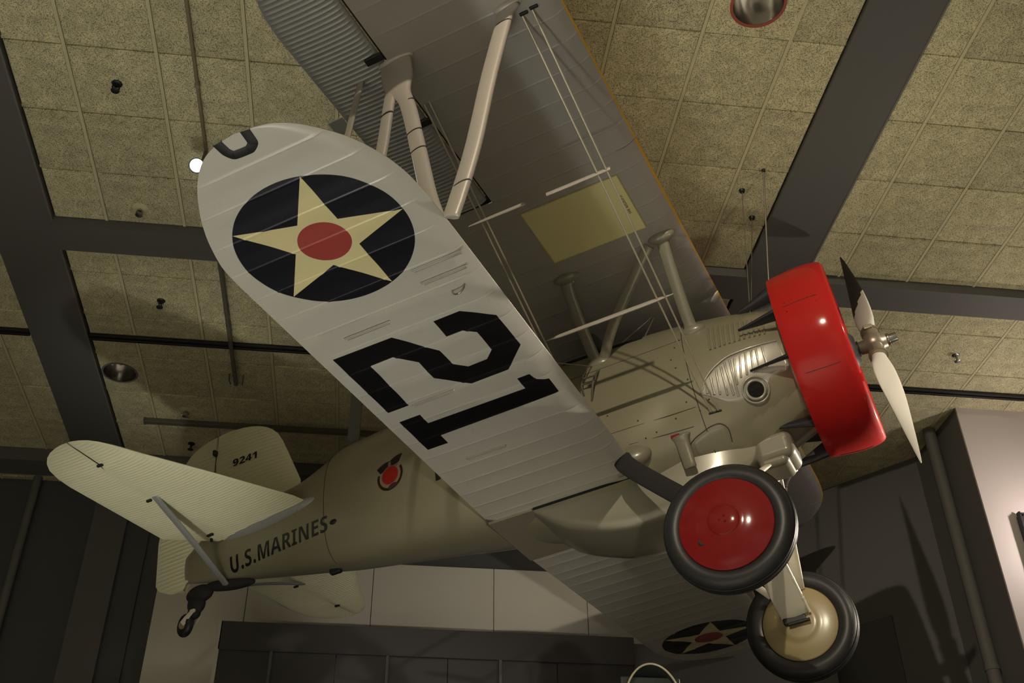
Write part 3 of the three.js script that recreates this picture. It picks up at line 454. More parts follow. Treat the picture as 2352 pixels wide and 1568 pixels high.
  const lower = wingSkin({ ribs: lowRibs, x0: 0.36, x1: 4.066, le, te, y: (x) => DIH * x, thick: (x) => interp([0, 3.0, 3.6, 4.066], [0.125, 0.12, 0.09, 0.03], x), uvBox: MARK });
  const R = part('lower_wing', lower, [paintR, M.silver], A, 'starboard lower wing with a star and the number 21'), Lw = part('lower_wing', mirrored(lower), [paintL, M.silver], A, 'port lower wing with a star');
  part('wing_centre_section', [(() => { const g = span(-0.36, 0.36, 0.0, 0.05, 0.80, 1.135); return g; })()], M.lacquer, A);
  for (const [x, za, zb, dx] of [[2.885, .325, .03, 0], [2.775, .33, .06, 0.02], [2.598, .908, .62, 0], [1.863, .90, .612, 0], [1.168, .894, .608, 0.01]]) mesh('drain_strip', [rbox(0.014, 0.008, za - zb, 0.003, x, DIH * x - 0.003, (za + zb) / 2), rbox(0.006, 0.007, za - zb - 0.02, 0.002, x - 0.022, DIH * x - 0.002, (za + zb) / 2)], M.silver, R);
  mesh('mooring_ring', [new THREE.TorusGeometry(0.04, 0.005, 8, 20, Math.PI).rotateZ(Math.PI).rotateY(1.4).translate(2.645, DIH * 2.645, 0.177)], M.steel, R);
  mesh('handhold', [(() => { const p = [[4.06, .655], [4.0, .65], [3.965, .63], [3.96, .55], [3.985, .515], [4.06, .505]].map(([x, z]) => V(x, DIH * x - 0.001, z)); const cv = new THREE.CatmullRomCurve3(p, false, 'catmullrom', 0.2), P = [], I = []; const n = 40; for (let i = 0; i <= n; i++) { const q = cv.getPoint(i / n), T = cv.getTangent(i / n), N = V(T.z, 0, -T.x).normalize(); for (const [s, y] of [[-.024, 0.006], [-.023, -.003], [.023, -.003], [.024, 0.006]]) P.push(q.x + N.x * s, q.y + y, q.z + N.z * s); } for (let i = 0; i < n; i++) for (let j = 0; j < 3; j++) { const a = i * 4 + j; I.push(a, a + 1, a + 4, a + 1, a + 5, a + 4); } return geo(P, I); })()], M.black, R);

  const UY = 1.45, uRibs = []; for (let x = 0.11; x < 4.5; x += 0.19) uRibs.push(+x.toFixed(3));
  const ULEX = [0, 3.5, 3.8, 4.05, 4.25, 4.42, 4.53, 4.57], ULEZ = [-.795, -.795, -.775, -.70, -.57, -.37, -.13, .02], UTEX = [0, 3.50, 3.70, 3.87, 4.10, 4.32, 4.48, 4.57], UTEZ = [.674, .674, .664, .622, .53, .38, .20, .03];
  const ule = (x) => smoothInterp(ULEX, ULEZ, x), ute = (x) => smoothInterp(UTEX, UTEZ, x);
  const hingeZ = 0.245, rear = (x) => x > 1.82 && x < 4.30 ? Math.min(hingeZ, ute(x)) : ute(x), UB = [0, 4.6, -.8, .7];
  const half = (m) => {
    const inner = wingSkin({ ribs: uRibs.filter((x) => x < 1.9), x0: 0, x1: 1.82, le: ule, te: ute, wrap: 2, y: () => UY, thick: () => 0.17, uvBox: UB, tip: false });
    const outer = wingSkin({ ribs: uRibs.filter((x) => x > 1.6), x0: 1.82, x1: 4.57, le: ule, te: (x) => Math.min(hingeZ - 0.02, ute(x)), wrap: 2, y: () => UY, thick: (x) => interp([0, 3.4, 4.1, 4.57], [.15, .15, .10, .03], x), uvBox: UB });
    const f = m ? mirrored : (g) => g; return [f(inner), f(outer)];
  };
  const UW = group('upper_wing', A);
  for (const m of [false, true]) for (const g of half(m)) mesh('wing_panel', g, [M.silver, M.yellowTop], UW);
  const beadY = (a, b, side, h) => [a, UY + 0.028 - side * h, b];
  const ail = corrugated({ a0: 1.835, a1: 4.30, ext: (x) => [hingeZ + 0.008, Math.max(hingeZ + 0.02, ute(x))], pitch: 0.0312, mid: (a, s) => 0.030 * (1 - 0.75 * s) + 0.002, bead: 0.007, pos: beadY, window: 0.03 });
  part('aileron', ail, M.sheet, A); part('aileron', mirrorX(ail), M.sheet, A);
  for (const s of [1, -1]) part('aileron_slot', [box(2.50, .05, .008, s * 3.07, UY + .034, hingeZ - .012), box(.01, .06, .44, s * 1.826, UY + .036, .45)], M.hole, A);
  part('hinge_bracket', [rbox(0.05, 0.02, 0.11, 0.006, 3.215, UY - 0.004, 0.285), rbox(0.05, 0.02, 0.09, 0.006, 2.655, UY - 0.004, 0.275)], M.black, A);
  part('aileron_rod', [blade([V(3.105, UY + .01, .438), V(3.1, 1.0, .56), V(3.1, 0.27, .72)], 0.045, 0.022)], M.strut, A);
  part('trim_tab', [rbox(0.12, 0.006, 0.1, 0.002, 2.86, UY + 0.03, 0.73)], M.sheet, A);
  // flotation panel, lettered
  const panelMat = phys(0xffffff, 0.5, 0, { map: canvas(1024, 1216, (g, W, Hh) => { g.fillStyle = '#e4dca2'; g.fillRect(0, 0, W, Hh); g.strokeStyle = '#cfc78a'; g.lineWidth = 8; g.strokeRect(4, 4, W - 8, Hh - 8); g.fillStyle = '#2c2a18'; g.font = 'bold 44px sans-serif'; g.textAlign = 'center'; g.fillText('FLOTATION  BAG', W / 2, 96); }) });
  const fp = new THREE.PlaneGeometry(0.583, 0.692).rotateX(Math.PI / 2); const fu = fp.attributes.uv; for (let i = 0; i < fu.count; i++) fu.setXY(i, 1 - fu.getX(i), 1 - fu.getY(i));
  part('flotation_panel', [fp.translate(1.325, UY - 0.004, -0.231)], panelMat, A, 'yellow flotation bag panel');
  const fe = [[1.034, -.577], [1.616, -.577], [1.616, .115], [1.034, .115]]; part('panel_frame', fe.map((q, i) => { const n = fe[(i + 1) % 4]; return rod(V(q[0], UY - 0.003, q[1]), V(n[0], UY - 0.003, n[1]), 0.004); }), M.panelYellow, A);

  // --- interplane and cabane struts, both sides
  for (const s of [1, -1]) {
    const X = (x, y, z) => V(s * x, y, z), flare = (k) => (t) => [1 + k * Math.max(0, t - 0.8) ** 1.5 * 12, 1 + 1.2 * Math.max(0, t - 0.85) * 6];
    const N = group('interplane_strut', A);
    const fz = V(0, 0, -1);
    mesh('front_leg', [blade([X(3.10, 0.175, -0.022), X(3.10, 0.26, -0.06), X(3.105, 0.56, -0.185), X(3.13, 1.02, -.35), X(3.15, 1.37, -.49), X(3.155, 1.46, -.525)], 0.10, 0.05, fz, 30, (t) => [1 + 0.5 * Math.max(0, t - 0.86) * 7, 1 + 0.4 * Math.max(0, t - 0.9) * 8])], M.strut, N);
    mesh('diagonal_leg', [blade([X(3.10, 0.19, 0.05), X(3.10, 0.35, 0.08), X(3.105, 0.72, 0.115), X(3.12, 1.08, 0.148), X(3.13, 1.25, 0.185), X(3.14, 1.46, 0.19)], 0.092, 0.048, fz, 40, (t) => { const k = Math.min(1, Math.max(0, (t - 0.66) / 0.2)), e = k * k * (3 - 2 * k); return [1 + 1.15 * e, 1 + 0.25 * e]; })], M.strut, N);
    mesh('rear_leg', [blade([X(3.09, 0.19, 0.58), X(3.095, 0.5, 0.455), X(3.10, 0.81, 0.345), X(3.115, 1.1, 0.275), X(3.125, 1.26, 0.235)], 0.075, 0.04, fz)], M.strut, N);
    for (const [x, y, z, c] of [[3.102, .36, -.105, .102], [3.148, 1.335, -.477, .104], [3.119, 1.10, .148, .10], [3.105, .72, .115, .094], [3.11, .86, .126, .095], [3.114, 1.08, .28, .078]]) mesh('clip', [blade([X(x, y - 0.004, z), X(x, y + 0.004, z)], c * 1.02, 0.053, fz, 2)], M.seam, N);
    mesh('head_fairing', [new THREE.SphereGeometry(1, 24, 14).scale(0.036, 0.02, 0.115).translate(s * 3.14, UY, 0.188), new THREE.SphereGeometry(1, 24, 14).scale(0.034, 0.03, 0.085).translate(s * 3.155, UY, -0.522)], M.strut, N);
    const Cb = group('cabane_strut', A), fA = V(s * .42, 0.93, -.60), fB = V(s * .39, 0.96, .13), up = (t) => [1 + 1.1 * Math.max(0, t - 0.82) * 5 + 0.5 * Math.max(0, 0.1 - t) * 8, 1 + 0.6 * Math.max(0, t - 0.85) * 6 + 1.5 * Math.max(0, 0.1 - t) * 8];
    mesh('front_leg', [blade([fA, X(.55, 1.05, -.605), X(.82, 1.35, -.625), X(.885, 1.47, -.635)], 0.085, 0.042, fz, 28, up)], M.lacquer, Cb);
    mesh('diagonal_leg', [blade([X(.40, 0.94, .085), X(.55, 1.09, -.07), X(.76, 1.31, -.37), X(.865, 1.42, -.53)], 0.075, 0.038, fz, 28)], M.lacquer, Cb);
    mesh('rear_leg', [blade([fB, X(.50, 1.07, .135), X(.76, 1.36, .13), X(.84, 1.47, .11)], 0.085, 0.042, fz, 28, up)], M.lacquer, Cb);
    mesh('head_fairing', [new THREE.SphereGeometry(1, 20, 12).scale(.045, .045, .10).translate(s * .885, UY - .005, -.635), new THREE.SphereGeometry(1, 20, 12).scale(.045, .045, .10).translate(s * .84, UY - .005, .11)], M.lacquer, Cb);
    mesh('foot_fairing', [new THREE.SphereGeometry(1, 20, 12).scale(.05, .05, .09).translate(s * .425, .92, -.61), new THREE.SphereGeometry(1, 20, 12).scale(.055, .055, .10).translate(s * .39, .945, .11)], M.lacquer, Cb);
    // wires and their spreader bars
    for (const [a, b] of [[[3.067, UY, -.567], [.436, .238, -.586]], [[3.076, UY, -.631], [.436, .236, -.634]], [[2.783, UY, .203], [.40, .35, .30]], [[2.787, UY, .168], [.40, .34, .265]]]) part('flying_wire', [rod(X(...a), X(...b), 0.0062, 0.0062, 8)], M.wire, A);
    part('landing_wire', [rod(X(1.9, DIH * 1.9 + .09, .30), X(.42, .93, .16), 0.0045, 0.0045, 8)], M.cable, A);
    part('spreader_bar', [blade([X(1.287, .632, -.685), X(1.287, .632, .20)], 0.03, 0.022, V(0, -1, 0), 8, (t) => [1 - 0.8 * Math.abs(2 * t - 1) ** 8, 1 - 0.8 * Math.abs(2 * t - 1) ** 8])], M.strut, A);
    part('spreader_bar', [blade([X(2.13, 1.022, -.655), X(2.13, 1.022, -.24)], 0.028, 0.02, V(0, -1, 0), 8)], M.strut, A);
    part('spreader_bar', [blade([X(2.13, 1.022, -.10), X(2.13, 1.022, .285)], 0.028, 0.02, V(0, -1, 0), 8, (t) => [1 - 0.7 * t ** 4, 1 - 0.7 * t ** 4])], M.strut, A);
    part('wire_lug', [rbox(0.02, 0.014, 0.03, 0.005, s * .438, .237, -.586), rbox(0.02, 0.014, 0.03, 0.005, s * .438, .235, -.634), rbox(0.014, 0.012, 0.09, 0.004, s * .437, .234, -.612), rbox(0.02, 0.016, 0.05, 0.005, s * 3.07, UY - .003, -.58), rbox(0.02, 0.016, 0.05, 0.005, s * 3.08, UY - .003, -.645)], M.black, A);
  }
  // foot stirrup, gun-sight posts
  part('step_stirrup', [tube([V(.44, .90, .21), V(.52, .79, .225), V(.53, .72, .235), V(.49, .66, .24)], 0.008, 24, 8), tube([V(.455, .86, .105), V(.53, .78, .12), V(.54, .70, .15), V(.50, .60, .19)], 0.008, 24, 8), rod(V(.525, .785, .225), V(.532, .775, .12), 0.007), rod(V(.53, .735, .235), V(.54, .725, .14), 0.006)], M.trayGrey, A);
  part('sight_post', [rod(V(.28, 1.10, .02), V(.16, 1.36, -.28), 0.006), rod(V(.30, 1.06, -.20), V(.22, 1.30, -.31), 0.006)], M.steel, A);

  // --- tail
  const stabY = 0.79;
  const stabOut = [[.10, 2.70], [.35, 2.76], [1.0, 3.04], [1.5, 3.27], [1.70, 3.355], [1.79, 3.405], [1.845, 3.45], [1.88, 3.50], [1.898, 3.545], [1.904, 3.578], [1.575, 3.578], [1.5, 3.603], [.10, 3.603]];
  const elevOut = [[.12, 3.604], [1.5, 3.604], [1.59, 3.590], [1.9045, 3.590], [1.9045, 3.64], [1.893, 3.70], [1.87, 3.765], [1.83, 3.83], [1.77, 3.89], [1.69, 3.94], [1.57, 3.975], [1.43, 3.99], [.9, 3.995], [.38, 4.0], [.22, 3.83], [.12, 3.70]];
  const stab = corrugated({ flat: 1, a0: 0.1, a1: 1.9039, ext: outlineExtent(stabOut), pitch: 0.0304, mid: (a) => 0.034 * Math.min(1, (1.93 - a) / 0.4), bead: 0.0035, pos: (a, b, s, h) => [a, stabY - s * h, b], window: 0.035 });
  const elev = corrugated({ flat: -1, a0: 0.12, a1: 1.9044, ext: outlineExtent(elevOut), pitch: 0.0304, mid: (a, s) => 0.033 * (1 - 0.75 * s) * Math.min(1, (1.93 - a) / 0.4), bead: 0.003, pos: (a, b, s, h) => [a, stabY - s * h, b], window: 0.03 });
  part('tailplane', stab, M.cream, A); part('tailplane', mirrorX(stab), M.cream, A); part('elevator', elev, M.cream, A); part('elevator', mirrorX(elev), M.cream, A);
  for (const s of [1, -1]) {
    part('hinge', [rbox(0.022, 0.02, 0.05, 0.005, s * 1.575, stabY - .026, 3.58), rbox(0.022, 0.02, 0.045, 0.005, s * .98, stabY - .032, 3.635), rbox(0.022, 0.02, 0.06, 0.005, s * .26, stabY - .032, 3.62), rbox(0.02, 0.03, 0.02, 0.004, s * .19, stabY - .035, 3.66)], M.black, A);
    part('tail_strut', [blade([V(s * .02, .405, 3.62), V(s * .5, .60, 3.60), V(s * 1.0, stabY - .02, 3.57)], 0.06, 0.028)], M.sheet, A);
    part('tailplane_fillet', [new THREE.SphereGeometry(1, 32, 16).scale(0.075, 0.075, 0.50).rotateY(-s * 0.11).translate(s * .155, stabY - .01, 3.10)], M.sheet, A);
  }
  const finOut = [[.86, 3.78], [.86, 3.2], [1.10, 2.93], [1.15, 2.925], [1.472, 3.052], [1.60, 3.105], [1.69, 3.155], [1.755, 3.215], [1.80, 3.275], [1.838, 3.35], [1.865, 3.43], [1.884, 3.52], [1.893, 3.62], [1.893, 3.70], [1.886, 3.78]];
  const rudOut = [[.49, 4.06], [.54, 4.03], [.66, 3.87], [.82, 3.80], [1.8845, 3.797], [1.872, 3.886], [1.848, 3.97], [1.812, 4.045], [1.77, 4.095], [1.721, 4.137], [1.62, 4.20], [1.50, 4.26], [1.25, 4.34], [1.014, 4.371], [.62, 4.366], [.564, 4.33], [.50, 4.20]];
  part('fin', corrugated({ flat: 1, a0: .86, a1: 1.8925, ext: outlineExtent(finOut), pitch: 0.0368, mid: (a) => 0.032 * Math.min(1, (1.92 - a) / 0.3), bead: 0.0035, pos: (a, b, s, h) => [s * h, a, b], window: 0.04 }), M.cream, A);
  part('rudder', corrugated({ flat: -1, a0: .49, a1: 1.8843, ext: outlineExtent(rudOut), pitch: 0.0368, mid: (a, s) => 0.03 * (1 - 0.7 * s) * Math.min(1, (1.9 - a) / 0.3), bead: 0.0045, pos: (a, b, s, h) => [s * h, a, b], window: 0.03 }), M.cream, A);
  const num = new THREE.PlaneGeometry(0.30, 0.10).rotateY(Math.PI / 2); part('serial_number', [num.translate(0.0395, 1.528, 3.462)], phys(0xffffff, 0.5, 0, { map: canvas(768, 256, (g, W, Hh) => { g.clearRect(0, 0, W, Hh); g.fillStyle = '#0d0d0c'; g.font = 'bold 210px sans-serif'; g.textAlign = 'center'; const m = g.measureText('9241').width; g.save(); g.translate(W / 2, 216); g.scale(690 / m, 1.15); g.fillText('9241', 0, 0); g.restore(); }), transparent: true, alphaTest: 0.5 }), A);
  part('rudder_hinge', [rbox(0.05, 0.05, 0.03, 0.006, 0.03, 1.70, 3.79), rbox(0.05, 0.04, 0.03, 0.006, 0.03, 1.42, 3.83), rbox(0.06, 0.03, 0.05, 0.006, 0.03, .72, 3.86)], M.black, A);
  // tail cone boot, tail wheel
  part('tail_boot', [new THREE.SphereGeometry(1, 24, 16).scale(.05, .05, .26).rotateX(-0.18).translate(-.01, .425, 3.62), new THREE.SphereGeometry(1, 20, 14).scale(.06, .075, .13).translate(0, .42, 3.90), new THREE.SphereGeometry(1, 20, 14).scale(.05, .085, .085).translate(0, .34, 3.93), new THREE.SphereGeometry(1, 16, 12).scale(.045, .055, .06).translate(0, .27, 3.95)], M.blackFabric, A);
  const TW = group('tail_wheel', A);
  mesh('tyre', [new THREE.TorusGeometry(0.062, 0.034, 14, 32).rotateY(Math.PI / 2 - 0.35).translate(0, .185, 4.03)], M.rubber, TW);
  mesh('hub', [rod(V(-.035, .185, 4.03), V(.035, .185, 4.03), 0.04, 0.04, 20)], M.hubBeige, TW);
  mesh('fork', [blade([V(.045, .27, 3.93), V(.05, .23, 3.97), V(.045, .185, 4.03)], 0.05, 0.012), blade([V(-.045, .27, 3.93), V(-.05, .23, 3.97), V(-.045, .185, 4.03)], 0.05, 0.012), rbox(0.10, 0.03, 0.05, 0.01, 0, .27, 3.935)], M.axle, TW);
  part('lifting_point', [rbox(0.05, 0.05, 0.10, 0.015, -.02, bottomY(2.62, 0) - .01, 2.62)], M.black, A);
  part('lifting_point', [new THREE.SphereGeometry(0.022, 12, 8).scale(.5, 1, 1.6).translate(sideX(2.46, .50), .50, 2.46)], M.black, A);

  // --- undercarriage
  for (const s of [1, -1]) {
    const W = group('main_wheel', A); W.userData.label = s > 0 ? 'near wheel with a red outer disc' : 'far wheel showing its beige inner disc';
    const cx = s * 0.9167, lx = (pts, seg = 64) => new THREE.LatheGeometry(pts.map((q) => new THREE.Vector2(q[0], q[1])), seg).rotateZ(-Math.PI / 2 * s).translate(cx, -.8163, -.5968);
    const prof = []; for (let k = 0; k <= 28; k++) { const a = -2.35 + k / 28 * 4.7; prof.push([.318 + .071 * Math.cos(a), .078 * Math.sin(a)]); } prof.push([.26, .05], [.26, -.05], prof[0]);
    mesh('tyre', [lx(prof)], M.rubber, W);
    mesh('tread', [-0.03, -0.012, 0.012, 0.03].map((o) => lx([[.386 - o * o * 3, o - .004], [.3895 - o * o * 3, o - .003], [.3895 - o * o * 3, o + .003], [.386 - o * o * 3, o + .004]])), M.rubber, W);
    mesh('outer_disc', [lx([[.279, .066], [.279, .074], [.274, .077], [.262, .0795], [.24, .0865], [.21, .0955], [.18, .1025], [.15, .1075], [.12, .111], [.0945, .1128], [.0925, .1165], [.086, .120], [.070, .1235], [.05, .1265], [.03, .128], [.0005, .1285]].map(([r, h]) => [r, r > .27 ? h : .077 + (h - .077) * 1.35]))], M.hubRed, W);
    mesh('inner_disc', [lx([[.0005, -.094], [.10, -.092], [.128, -.089], [.131, -.082], [.16, -.0805], [.20, -.0755], [.235, -.068], [.255, -.0615], [.262, -.057], [.262, -.05]].reverse())], M.hubBeige, W);
    mesh('valve_hole', [new THREE.CylinderGeometry(.016, .016, .006, 20).rotateZ(Math.PI / 2).translate(cx + s * .1085, -.90, -.445), new THREE.TorusGeometry(.02, .004, 8, 20).rotateY(Math.PI / 2).translate(cx + s * .110, -.90, -.445)], M.black, W);
    mesh('boss_bolt', [0, 2.1, 4.2].map((a) => new THREE.SphereGeometry(.008, 8, 6).translate(cx + s * .146, -.8163 + .02 * Math.sin(a), -.5968 + .02 * Math.cos(a))), M.hubRed, W);
    // faired axle to the keel, front brace, rear drag strut, shock leg
    const hubIn = V(s * .80, -.775, -.585), fair = (pts, c, t) => blade(pts, c, t, V(0, 0, -1), 16);
    part('axle_fairing', [fair([hubIn, V(s * .4, -.43, -.545), V(0, -.085, -.50)], 0.20, 0.045)], M.axle, A);
    mesh('fairing_edge', [tube([V(s * .80, -.775, -.69), V(s * .4, -.43, -.65), V(0, -.085, -.605)], 0.011, 20, 8), ...[.72, .6, .45, .3].map((x) => rod(V(s * x, -.085 - .8625 * x, -.605 - x * .106), V(s * (x - .012), -.085 - .8625 * (x - .012), -.605 - x * .106), 0.0135))], M.axle, A);
    part('front_brace', [fair([V(s * .84, -.585, -.655), V(s * .45, -.31, -.74), V(s * .05, -.04, -.82)], 0.075, 0.03), tube([V(s * .84, -.585, -.69), V(s * .45, -.31, -.775), V(s * .05, -.04, -.855)], 0.009, 16, 8)], M.axle, A);
    part('drag_strut', [blade([V(s * .56, .045, .045), V(s * .60, -.03, .01), V(s * .80, -.60, -.46)], s > 0 ? 0.13 : 0.05, s > 0 ? 0.075 : 0.03, V(0, .5, -1).normalize(), 16)], s > 0 ? M.blackFabric : M.axle, A);
    part('axle_bracket', [rbox(.07, .05, .16, .012, s * .825, -.80, -.575), rod(V(s * .79, -.83, -.53), V(s * .79, -.83, -.68), .012), rbox(.03, .22, .05, .01, s * .845, -.69, -.64)], M.engine, A);
  }
  part('brace_wire', [rod(V(-.36, .06, -.93), V(.42, -.44, -.57), .012, .012, 10)], M.axle, A);
  return A;
}

// ---------------------------------------------------------------- build
const CANS = hall();
LAMPS.forEach(lamp);
const plane = biplane();
plane.updateMatrixWorld(true);
const world = (x, y, z) => V(x, y, z).applyMatrix4(plane.matrixWorld);

// the lit track head beside the wing tip, hung from the conduit
{
  const p = [-1.5, 7.39, -5.95], o = group('unseen_spotlight'); o.position.set(...p); const dir = V(0.2, 1.2, 0).sub(V(...p)).normalize(); o.quaternion.setFromUnitVectors(V(0, 0, 1), dir);
  tag(o, 'lit round spotlight hanging from the conduit beside the star wing tip', 'spotlight');
  part('housing', new THREE.LatheGeometry([[.03, -.16], [.052, -.13], [.056, 0], [.05, 0.004], [.047, -.004]].map((q) => new THREE.Vector2(...q)), 28).rotateX(Math.PI / 2), M.beam, o);
  part('lens', new THREE.SphereGeometry(.046, 28, 12, 0, Math.PI * 2, 0, Math.PI / 2).scale(1, .35, 1).rotateX(Math.PI / 2).translate(0, 0, -.006), new THREE.MeshStandardMaterial({ color: 0x222222, emissive: lin(0.95, 0.97, 1.0), emissiveIntensity: 14 }), o);
  const q = o.quaternion.clone().invert(), L = (x, y, z) => V(x - p[0], y - p[1], z - p[2]).applyQuaternion(q);
  part('yoke', [rod(L(-1.485, H - .068, -6.06), L(-1.487, 7.47, -6.03), .014), rod(L(-1.487, 7.47, -6.03), L(-1.497, 7.42, -5.99), .012)], M.beam, o);
  const s = new THREE.SpotLight(lin(0.95, 0.97, 1.0), 9, 0, 0.5, 0.8, 2); s.position.set(...p).addScaledVector(dir, .04); s.target.position.copy(s.position).addScaledVector(dir, 2); s.castShadow = true; s.shadow.radius = 2; scene.add(s, s.target);
}
// conduit runs, lighting track, cable tray
tag(mesh('conduit', [rod(V(-1.49, H - .036, -2.5), V(-1.49, H - .036, -6.10), .0125), ...[-3.6, -4.6, -5.45].map((z) => rbox(.036, .045, .03, .006, -1.49, H - .026, z))], M.conduit), 'thin conduit along the ceiling leading to the lit spotlight', 'conduit');
{ const o = group('conduit'); tag(o, 'thin conduit along the ceiling ending in an open bracket behind the wing', 'conduit'); o.position.set(-1.49, H, -8.2);
  part('pipe', [rod(V(0, -.058, .9), V(0, -.058, -.95), .02)], M.trayGrey, o); part('bracket', [tube([V(-.06, 0, -.86), V(-.06, -.05, -.88), V(-.05, -.06, -.95)], .006, 12, 6), tube([V(.07, 0, -.86), V(.07, -.05, -.88), V(.06, -.06, -.95)], .006, 12, 6)], M.trayGrey, o); }
for (const [x0, x1, l] of [[-9.9, -3.29, 'black double lighting track left of the long ceiling beam'], [-2.76, 2.905, 'black double lighting track behind the star wing'], [3.45, 9.9, 'black double lighting track right of the propeller']]) {
  const o = group('lighting_track'); o.position.set((x0 + x1) / 2, H, -8.57); tag(o, l, 'track'); const w = x1 - x0;
  part('rail', [rbox(w, .03, .03, .004, 0, -.018, .026)], M.black, o); part('rail', [rbox(w, .03, .03, .004, 0, -.018, -.026)], M.black, o); part('web', [box(w, .012, .03, 0, -.008, 0)], M.hole, o);
}
tag(mesh('cable_tray', [rbox(5.3, .045, .062, .006, .18, H - .024, -9.97), rbox(.02, .05, .07, .004, -2.46, H - .025, -9.97)], M.trayGrey), 'slim grey cable tray along the ceiling behind the tail', 'tray');
// recessed cans
CANS.forEach(([x, z, r], i) => {
  const o = group('recessed_downlight'); o.position.set(x, H, z); tag(o, i ? 'unlit chrome recessed ceiling light tight against the left beam' : 'unlit chrome recessed ceiling light with a red trim ring at top right', 'downlight');
  part('reflector', new THREE.LatheGeometry([[r * .98, 0.0], [r * .96, .05], [r * .86, .12], [r * .68, .19], [r * .4, .235], [.001, .245]].map((q) => new THREE.Vector2(...q)), 48), M.chrome, o);
  part('trim', new THREE.LatheGeometry([[r * .97, -.004], [r * 1.09, -.004], [r * 1.09, .001], [r * .97, .004], [r * .97, -.004]].map((q) => new THREE.Vector2(...q)), 48), i ? M.beamLip : M.redTrim, o);
  part('bulb', [new THREE.SphereGeometry(r * .28, 20, 14).translate(0, .13, 0), rod(V(0, .15, 0), V(0, .24, 0), r * .2)], M.chrome, o);
});
// sprinkler heads and their like
for (const [x, z, l, pale, rot] of [[-2.053, -5.528, 'dark sprinkler head in the ceiling at upper left', 0, .3], [-2.058, -7.986, 'dark sprinkler head in the ceiling left of the star wing', 0, 1.2], [-2.047, -10.41, 'dark sprinkler head in the ceiling just above the tail fin', 0, 2], [5.252, -7.972, 'steel sprinkler head in the ceiling right of the propeller', 2, .8], [-2.069, -6.805, 'pale recessed sprinkler head with a ring, in front of the left cross beam', 1, .2], [-2.03, -9.76, 'pale recessed sprinkler head behind the cable tray near the tail', 1, .2]]) {
  const o = group('sprinkler_head'); o.position.set(x, H, z); o.rotation.y = rot; tag(o, l, 'sprinkler'); const m = pale === 1 ? tileTones[0] : pale ? M.steel : M.black;
  part('escutcheon', new THREE.LatheGeometry([[.001, -.012], [pale === 1 ? .03 : .022, -.012], [pale === 1 ? .06 : .036, -.004], [pale === 1 ? .064 : .038, .004]].map((q) => new THREE.Vector2(...q)), 28), pale === 1 ? M.grid : m, o);
  part('frame', [rod(V(0, 0, 0), V(0, -.03, 0), .012), tube([V(-.012, -.02, 0), V(-.024, -.045, 0), V(0, -.07, 0)], .005, 12, 6), tube([V(.012, -.02, 0), V(.024, -.045, 0), V(0, -.07, 0)], .005, 12, 6)], pale ? M.steel : m, o);
  part('deflector', new THREE.LatheGeometry([[.001, -.072], [.026, -.068], [.03, -.074], [.001, -.078]].map((q) => new THREE.Vector2(...q)), 16), pale ? M.steel : m, o);
}
// what the aeroplane hangs from
function hanger(a, b, r, l, boss) { const o = group('suspension_cable'); o.position.copy(a); tag(o, l, 'cable'); part('wire', [rod(V(0, 0, 0), b.clone().sub(a), r, r, 8)], M.cable, o); part('ceiling_boss', [rod(V(0, .002, 0), V(0, -.02, 0), boss, boss * .7, 16)], M.black, o); return o; }
hanger(V(2.706, H, -5.818), world(0, 1.262, -1.14), .007, 'taut steel cable from ceiling to the top of the red engine ring', .016);
hanger(V(2.608, H, -6.054), world(.10, 1.10, -.98), .0035, 'thin cable from the ceiling boss further left down to the nose', .026);
hanger(V(2.777, H, -6.346), world(-.14, 1.10, -.92), .0035, 'thin cable from the ceiling boss nearer the cross beam down to the nose', .026);
{ const a = world(0, 1.285, 2.42), o = group('suspension_strut'); o.position.copy(a); tag(o, 'flat grey hanging strut from the ceiling to the spine before the tail', 'strut'); part('bar', [rbox(.10, H - a.y - .02, .025, .008, 0, (H - a.y - .02) / 2, 0)], M.beam, o); part('foot', [rbox(.12, .05, .06, .012, 0, .01, 0)], M.beam, o); part('ceiling_plate', [rbox(.2, .02, .12, .006, 0, H - a.y - .01, 0)], M.beam, o); }
// pipes on the walls
function riser(x, z, r, mat, l) { const o = group('riser_pipe'); o.position.set(x, 0, z); tag(o, l, 'pipe'); part('pipe', [rod(V(0, 0, 0), V(0, H - .01, 0), r, r, 24)], mat, o); for (const y of [3.2, 5.15]) part('clamp', [rod(V(0, y, 0), V(0, y + .05, 0), r * 1.12, r * 1.12, 24), rbox(r, .03, .02, .005, 0, y + .025, -r - .008)], mat, o); return o; }
riser(5.555, -9.27, .062, M.darkWall, 'dark vertical pipe where the slanted wall meets the pier');
riser(-3.785, -11.31, .045, M.beamLip, 'pale vertical pipe on the dark back wall under the tailplane');
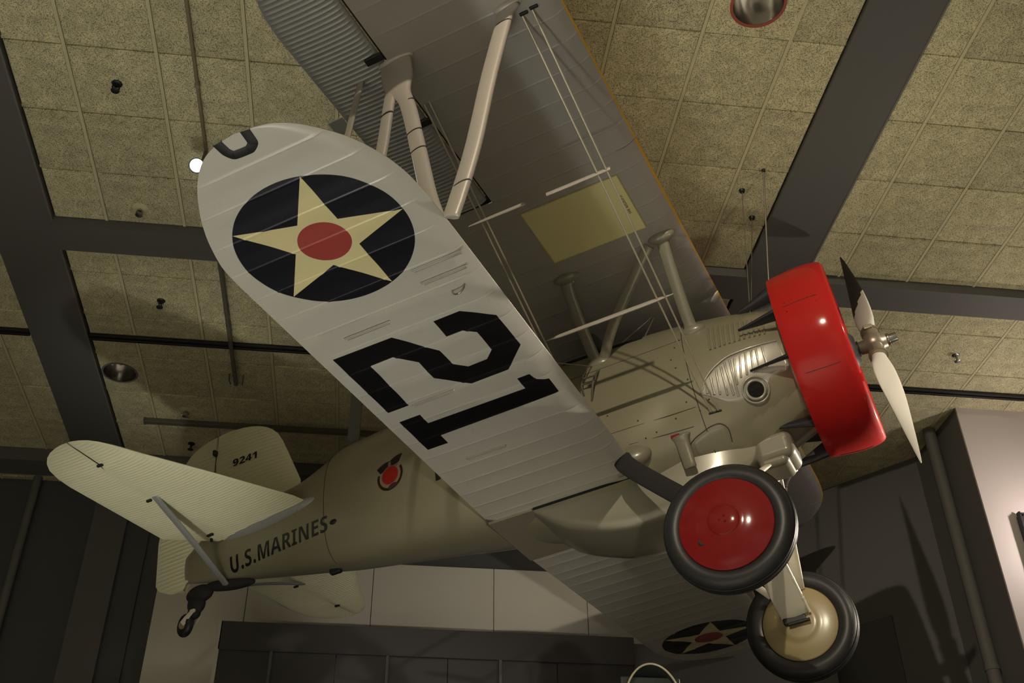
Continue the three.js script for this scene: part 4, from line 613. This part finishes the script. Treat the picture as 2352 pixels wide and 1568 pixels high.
// framed picture on the pier, mostly out of the frame
{ const o = group('framed_picture'); o.position.set(6.47, 5.80, -8.82); tag(o, 'black framed picture on the pale pier at the right edge', 'picture'); const w = 1.05, h = 1.35;
  part('frame', [box(.035, h, .07, -w / 2, 0, .045), box(.035, h, .07, w / 2, 0, .045), box(w, .035, .07, 0, h / 2, .045), box(w, .035, .07, 0, -h / 2, .045)], M.black, o); part('mount', [box(w, h, .01, 0, 0, .02)], M.mat, o); part('print', [box(w - .16, h - .18, .006, 0, 0, .03)], M.poster, o); part('hanger', [rbox(.02, .06, .05, .005, -w / 2 + .01, h / 2 + .02, .02)], M.black, o); }
// rounded canopy of another exhibit, only its top in the frame
{ const o = group('exhibit_canopy'); o.position.set(1.545, 0, -6.0); tag(o, 'top of a dark glazed canopy with pale rim at the bottom edge', 'canopy');
  const W = .175, Hc = .33, y0 = 3.52; const arch = (z, k) => { const p = []; for (let i = 0; i <= 24; i++) { const a = Math.PI * i / 24; p.push(V(-W * k * Math.cos(a), y0 + Hc * k * Math.sin(a) ** .9, z)); } return p; };
  part('rim', [tube(arch(.03, 1), .006, 60, 8)], M.rim, o); part('rear_rim', [tube(arch(-.26, .92), .006, 60, 8)], M.trayGrey, o);
  const P = [], I = []; for (let j = 0; j <= 10; j++) { const z = .03 - .34 * j / 10, k = 1 - .3 * (j / 10) ** 2; for (const p of arch(z, k * .985)) P.push(p.x, p.y, p.z); } for (let j = 0; j < 10; j++) for (let i = 0; i < 24; i++) { const a = j * 25 + i; I.push(a, a + 25, a + 1, a + 1, a + 25, a + 26); }
  part('glazing', geo(P, I), M.darkGreen, o); part('pale_panel', [rbox(.12, .2, .01, .004, .07, y0 + .12, .02)], M.sheet, o); part('bulkhead', [rbox(.34, .3, .02, .01, 0, y0 + .12, -.02)], M.darkGreen, o); part('handle', [tube([V(-.215, y0 + .02, .02), V(-.235, y0 + .10, .02), V(-.225, y0 + .17, .02), V(-.205, y0 + .12, .02)], .006, 20, 8)], M.rim, o);  // the small panel behind the rim is plain pale sheet, no lamp
  part('pedestal', [rbox(.5, 3.5, .6, .06, 0, 1.76, -.12)], M.beam, o); }

renderer.render(scene, camera);
